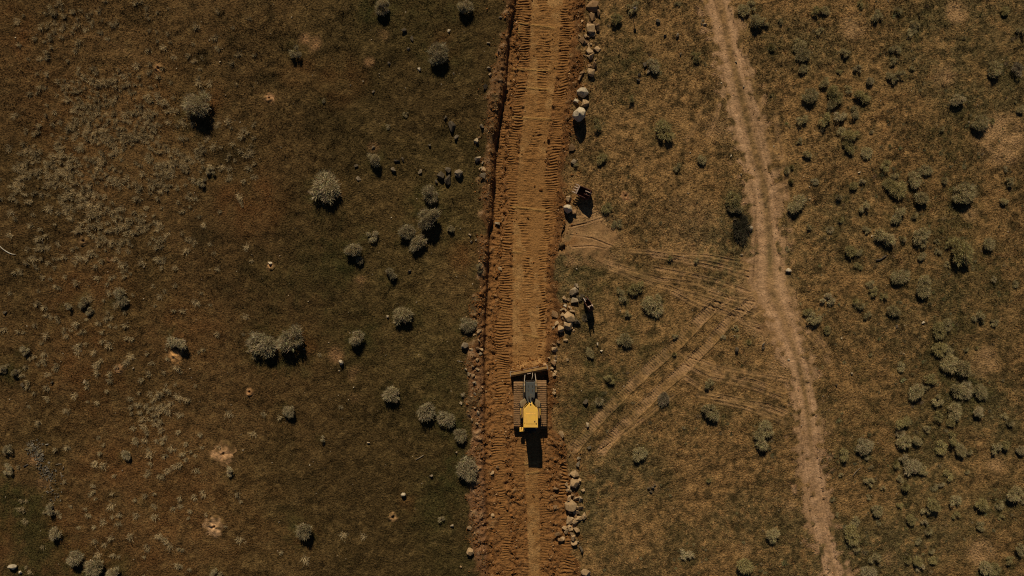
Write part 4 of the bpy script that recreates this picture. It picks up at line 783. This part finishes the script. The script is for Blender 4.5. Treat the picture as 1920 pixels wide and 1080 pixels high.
# ------------------------------------------------------------------ bulldozer
def bulldozer():
    zg = Hs(DZ[0], DZ[1])+LIFT-.02
    B = empty('bulldozer', (DZ[0], DZ[1], zg)); tag(B, 'yellow bulldozer with angled blade and grey hood on the dirt road', 'bulldozer')
    # crawler tracks
    sh = MB(); sh.box((0, 0, .012), (.84, .188, .03), bev=.006); sh.box((0, -.07, .045), (.84, .03, .05)); sm_ = bpy.data.meshes.new('track_shoe'); sh.bm.to_mesh(sm_); sh.bm.free(); sm_.materials.append(MATS['muddy_steel'])
    hl, rad, zc = 1.76, .43, .49; L = 4*hl+2*PI*rad; nsh = 50
    for sx in (-1, 1):
        f = MB(); f.box((0, 0, .45), (.34, 3.3, .36), bev=.05); f.box((0, 0, .72), (.26, 2.6, .2), bev=.04)
        T = f.build('track_frame', 'dusty_yellow', B); T.location = (sx*1.10, 0, 0)
        for nm, y in (('sprocket', -hl), ('idler', hl)):
            w = MB(); w.cyl((-.17, y, zc), (.17, y, zc), .385, n=24); w.cyl((-.2, y, zc), (.2, y, zc), .16, n=16); w.build(nm, 'muddy_steel', T)
        for k in range(7): w = MB(); w.cyl((-.18, -1.35+.45*k, .17), (.18, -1.35+.45*k, .17), .11, n=12); w.build('roller', 'muddy_steel', T)
        for k in range(nsh):
            s = (k+.5)*L/nsh
            if s < 2*hl: p, a = (hl-s, zc+rad), 0                    # top run, front to rear
            elif s < 2*hl+PI*rad: t = (s-2*hl)/rad; p, a = (-hl-rad*math.sin(t), zc+rad*math.cos(t)), t
            elif s < 4*hl+PI*rad: p, a = (-hl+(s-2*hl-PI*rad), zc-rad), PI
            else: t = (s-4*hl-PI*rad)/rad; p, a = (hl+rad*math.sin(t), zc-rad*math.cos(t)), PI+t
            o = bpy.data.objects.new('track_shoe', sm_); COL.objects.link(o); o.parent = T; o.location = (0, p[0], p[1]); o.rotation_euler = (a, 0, 0)
    h = MB(); h.box((0, .1, .78), (1.30, 3.9, .72), bev=.05); h.box((0, 0, .95), (2.0, .4, .3)); h.build('hull', 'dark_steel', B)
    # engine hood
    hd = MB(); hd.prism([(-.43, 2.28), (.43, 2.28), (.43, .95), (.24, .36), (-.24, .36), (-.43, .95)], 1.15, 1.96, .02, .06); HD = hd.build('hood', 'grey_hood', B)
    g = MB(); g.box((0, 2.30, 1.55), (.74, .05, .72)); [g.box((0, 2.335, 1.25+.1*k), (.72, .02, .03)) for k in range(7)]; g.build('grille', 'dark_steel', HD)
    e = MB(); e.cyl((-.14, .95, 1.94), (-.14, .95, 2.55), .06, n=14); e.cyl((-.14, .95, 2.5), (-.14, .86, 2.68), .062, n=14); e.build('exhaust_pipe', 'dark_steel', HD)
    e = MB(); e.cyl((.16, 1.05, 1.94), (.16, 1.05, 2.18), .09, n=14); e.cyl((.16, 1.05, 2.18), (.16, 1.05, 2.26), .13, n=14); e.build('air_intake', 'grey_hood', HD)
    for x, y in ((.2, 1.9), (-.2, 1.9), (.2, 1.5), (-.2, 1.5)): e = MB(); e.box((x, y, 1.968), (.05, .22, .02)); e.build('hood_handle', 'dark_steel', HD)
    # cab
    cb = MB(); cb.prism([(-.12, .46), (.12, .46), (.60, -.1), (.60, -1.60), (-.60, -1.60), (-.60, -.1)], 1.12, 1.72, 0, .03); CB = cb.build('cab', 'yellow_paint', B)
    poly = [(-.12, .44), (.12, .44), (.58, -.1), (.58, -1.58), (-.58, -1.58), (-.58, -.1)]
    for i in range(6):
        p0, p1 = Vector(poly[i]), Vector(poly[(i+1) % 6]); mid = (p0+p1)/2; d = p1-p0
        w = MB(); w.box((mid.x, mid.y, 2.34), (d.length-.08, .02, 1.18), Euler((0, 0, math.atan2(d.y, d.x)))); w.build('window', 'dark_glass', CB)
        w = MB(); w.box((p0.x, p0.y, 2.34), (.08, .08, 1.26)); w.build('cab_post', 'yellow_paint', CB)
    rf = MB(); rf.prism([(-.13, .52), (.13, .52), (.655, -.08), (.66, -1.66), (-.66, -1.66), (-.655, -.08)], 2.95, 3.08, .015, .04); RF = rf.build('roof', 'yellow_paint', CB)
    for x, y, s_ in ((0, .44, .10), (.36, -1.10, .09), (.49, -1.27, .08), (-.53, -1.22, .05)):
        w = MB(); w.box((x, y, 3.10), (s_, s_*1.3, .05), bev=.01); w.build('roof_light', 'dark_steel', CB)
    for x in (-.5, .5): w = MB(); w.box((x, -1.70, 2.9), (.16, .08, .12), bev=.015); w.build('work_light', 'lamp_glass', CB)
    # fenders, tanks, steps
    for sx in (-1, 1):
        w = MB(); w.prism([(sx*.50, .70), (sx*.28, .42), (sx*.62, -.12), (sx*.92, -.12), (sx*.94, .36)][::sx], 1.05, 1.66, .06, .05); w.build('fender', 'dusty_fender', B)
        w = MB(); w.box((sx*.76, -.62, 1.32), (.26, .96, .56), bev=.04); SB = w.build('side_box', 'dusty_yellow', B)
        w = MB(); w.box((sx*.90, -.50, 1.58), (.06, .62, .06), bev=.01); w.build('side_rail', 'yellow_paint', SB)
        w = MB(); w.tube([(sx*.94, -.2, 1.72), (sx*.94, -.2, 2.0), (sx*.94, -1.0, 2.0), (sx*.94, -1.0, 1.72)], .022, 6); w.build('handrail', 'dark_steel', SB)
        w = MB(); w.box((sx*.80, -1.3, 1.25), (.30, .36, .2), bev=.03); w.build('step', 'dark_steel', B)
    w = MB(); w.box((-.80, -2.24, 1.03), (.36, .40, .22), bev=.05); w.box((-.74, -2.30, 1.16), (.16, .16, .10), bev=.02); w.build('tool_box', 'yellow_paint', B)
    w = MB(); w.box((0, -1.92, 1.20), (1.05, .5, .85), bev=.05); w.build('fuel_tank', 'dark_steel', B)
    w = MB(); w.box((0, -2.28, .75), (1.1, .30, .34), bev=.03); w.box((0, -2.5, .6), (.3, .3, .12)); w.cyl((0, -2.55, .5), (0, -2.55, .8), .05); w.build('drawbar', 'dark_steel', B)
    # blade with its frame
    pf = []; n = 12
    for k in range(n+1):
        t = k/n; z = .03+1.14*t; y = .26*(2*t-1)**2-.13; pf.append((y, z))
    back = [(y-.05-.10*math.sin(PI*k/n), z) for k, (y, z) in enumerate(pf)][::-1]
    bl = MB(); bl.side(pf+back, -1.72, 1.72); bl.box((0, .05, 1.17), (3.40, .20, .06), bev=.015)
    BL = bl.build('blade', 'dusty_yellow', B); BL.location = (BLADE_C[0]-DZ[0], BLADE_C[1]-DZ[1], 0); BL.rotation_euler = (0, 0, BLADE_A)
    w = MB(); w.box((0, .15, .08), (3.46, .03, .24)); w.build('cutting_edge', 'bright_steel', BL)
    for sx in (-1, 1): w = MB(); w.side([(-.16, .02), (.18, .0), (.20, .3), (.02, .6), (.20, 1.16), (-.16, 1.16)], sx*1.725, sx*1.765); w.build('end_plate', 'bright_steel', BL)
    w = MB(); w.box((-.04, -.17, 1.02), (.34, .14, .20), bev=.02); w.build('blade_mount', 'worn_steel', BL)
    for sx in (-1, 1):
        w = MB(); w.tube([(sx*.60, .6, .55), (sx*.60, 2.3, .52), (sx*.42, 2.98, .55)], .10, 8); w.build('push_arm', 'dusty_yellow', B)
        w = MB(); w.cyl((sx*.535, 1.30, 1.62), (sx*.535, 2.25, 1.34), .065, n=12); LC = w.build('lift_cylinder', 'dusty_fender', B)
        q = MB(); q.cyl((sx*.535, 2.25, 1.34), (sx*.45, 3.0, .95), .035, n=10); q.build('rod', 'bright_steel', LC)
        q = MB(); q.box((sx*.535, 1.95, 1.50), (.12, .16, .12), bev=.02); q.build('clamp', 'bright_steel', LC)
    w = MB(); w.tube([(.10, 2.32, 1.35), (.16, 2.55, 1.62), (.22, 2.82, 1.50), (.20, 3.05, 1.05)], .028, 8); w.build('hose', 'bright_steel', B, True)
    for sx in (-1, 1):
        w = MB(); w.tube([(sx*.70, .1, 1.72), (sx*.78, .05, 2.3), (sx*.86, .1, 2.35)], .018, 6); MR = w.build('mirror_arm', 'dark_steel', CB); w = MB(); w.box((sx*.90, .1, 2.30), (.05, .16, .24), bev=.01); w.build('mirror', 'dark_steel', CB)
        for k in range(3): w = MB(); w.box((sx*.70, 1.05+.38*k, 1.10), (.34, .05, .04)); w.build('track_guard_bar', 'dusty_fender', B)
        w = MB(); w.tube([(sx*.46, 2.1, 1.25), (sx*.50, 1.6, 1.22), (sx*.52, .8, 1.3)], .02, 6); w.build('hydraulic_line', 'dark_steel', B, True)
    w = MB(); w.box((0, -.85, 3.092), (.86, .9, .03), bev=.012); w.build('roof_panel', 'yellow_paint', CB)
    # mud caked on the machine
    rm = random.Random(3)
    for sx in (-1, 1):
        w = MB()
        for k in range(46):
            g = bmesh.ops.create_icosphere(w.bm, subdivisions=1, radius=1)['verts']; s_ = rm.uniform(.03, .09)
            bmesh.ops.transform(w.bm, matrix=Matrix.Translation((sx*1.10+rm.uniform(-.38, .38), rm.uniform(-1.7, 1.9), .94+s_*.1)) @ Matrix.Diagonal((s_*1.5, s_, s_*.5, 1)), verts=g)
        w.build('caked_mud', 'muddy_steel', B)
bulldozer()

# ------------------------------------------------------------------ excavator buckets
def bucket(px0, py0, rot, width, scale, label, standing):
    x, y = wx(px0), wy(py0); B = empty('excavator_bucket', (x, y, Hs(x, y)+.0)); tag(B, label, 'bucket')
    if standing: B.rotation_euler = Euler((standing, 0, rot)); B.location.z += .55*scale
    else: B.rotation_euler = (0, 0, rot)
    B.scale = (scale,)*3
    pf = [(.62, .78), (.50, .48), (.28, .18), (-.02, .03), (-.34, .05), (-.60, .24), (-.74, .55), (-.72, .90), (-.58, 1.10)]
    inn = [(py*.93+.0, pz*.93+.05) for py, pz in pf][::-1]
    sh = MB(); sh.side(pf+inn, -width/2, width/2); sh.build('shell', 'rust', B)
    for sx in (-1, 1):
        p = MB(); p.side(pf+[(.1, .98)], sx*width/2-.02*sx, sx*(width/2+.025)); p.build('side_plate', 'rust', B)
        p = MB(); p.side([(-.15, .95), (-.70, .86), (-.74, 1.12), (-.52, 1.34), (-.18, 1.30), (-.05, 1.10)], sx*.16-.03, sx*.16+.03); E = p.build('ear', 'worn_steel' if sx > 0 else 'rust', B)
    p = MB(); p.cyl((-.24, -.28, 1.16), (.24, -.28, 1.16), .05); p.cyl((-.24, -.58, 1.14), (.24, -.58, 1.14), .05); p.build('pin', 'dark_steel', B)
    lp = MB(); lp.box((0, .68, .80), (width+.02, .16, .06), Euler((math.radians(12), 0, 0)), .012); lp.build('lip', 'worn_steel', B)
    nt = 4 if width > .6 else 2
    for k in range(nt):
        tx_ = -width/2+.05+(width-.1)*k/(nt-1); t = MB(); t.bm.verts.ensure_lookup_table()
        t.prism([(tx_-.06, .74), (tx_+.06, .74), (tx_+.028, 1.14), (tx_-.028, 1.14)], .80, .90, .12); t.build('tooth', 'worn_steel', B)
    return B
bucket(1094, 362, math.radians(154-90), .90, .94, 'toothed excavator bucket with pale worn teeth resting beside the road', 0)
bucket(1108, 583, math.radians(205), .46, 1.0, 'narrow rusty bucket standing upright beside the rock heap', math.radians(72))

# ------------------------------------------------------------------ stake, pipe, timber and sticks
x, y = wx(1187.5), wy(21); st = empty('survey_stake', (x, y, Hs(x, y))); tag(st, 'thin wooden survey stake with a white head near the top edge', 'stake')
w = MB(); w.box((0, 0, .58), (.05, .04, 1.22)); w.build('post', 'weathered_wood', st)
w = MB(); w.box((0, .01, 1.13), (.26, .03, .24), bev=.008); w.box((.05, -.02, 1.04), (.16, .03, .14)); w.build('head_board', 'flag_cloth', st)
def tubething(name, pts, r, mat, label, cat, r1=None, h=.05):
    P = [(wx(a), wy(b_)) for a, b_ in pts]; x0, y0 = P[0]; z0 = Hs(x0, y0)
    w = MB(); w.tube([(a-x0, b_-y0, Hs(a, b_)-z0+h) for a, b_ in P], r, 8, r1); o = w.build(name, mat, None, True); o.location = (x0, y0, z0); tag(o, label, cat); return o
tubething('plastic_pipe', [(-26,430),(-12,448),(0,460.5),(6,466.5),(12,471),(18,474.5),(24,476.8),(30,477.5)], .05, 'white_plastic', 'curved white pipe lying at the left edge', 'pipe')
tubething('stick', [(780,861),(788,856.5),(795,852)], .035, 'weathered_wood', 'straight pale stick in the grass left of the lower road', 'stick')
tubething('branch', [(1598,892),(1602,885),(1607,880),(1612,876)], .04, 'weathered_wood', 'pale bent branch right of the lower dirt track', 'branch', .02)
tubething('log', [(1640,488),(1647,487.5),(1653,484),(1659,479)], .085, 'bark', 'dark broken log among the right shrubs', 'log', .07)
tubething('stick', [(117,884),(118.5,890),(120,897)], .035, 'weathered_wood', 'pale stick below right of the gravel scatter', 'stick')
tubething('stick', [(109,870),(114,868.5),(119,869)], .035, 'weathered_wood', 'short pale stick lying level right of the gravel scatter', 'stick')
tubething('stick', [(121,879),(123,873)], .04, 'weathered_wood', 'stubby upright-lying stick right of the gravel scatter', 'stick')
tubething('stick', [(48,874),(53,871),(57,869)], .045, 'grey_timber', 'grey stick left of the gravel scatter', 'stick')
tubething('stick', [(88,833),(94,831.5)], .04, 'white_plastic', 'white stick above right of the gravel scatter', 'stick')
tubething('stick', [(857,676),(868,678)], .025, 'weathered_wood', 'thin pale stick just left of the road edge', 'stick')
tubething('stick', [(80,458),(79,452),(81,447)], .03, 'weathered_wood', 'thin twig right of the curved white pipe', 'stick')
w = MB(); w.box((0, 0, .08), (.34, 1.9, .16), bev=.02); w.box((.02, .0, .17), (.10, 1.8, .03)); o = w.build('timber_beam', 'grey_timber'); bx_, by_ = wx(-1), wy(1082); o.location = (bx_, by_, Hs(bx_, by_)); o.rotation_euler = (0, 0, math.radians(27)); tag(o, 'end of a grey timber beam cut off by the bottom left corner', 'beam')
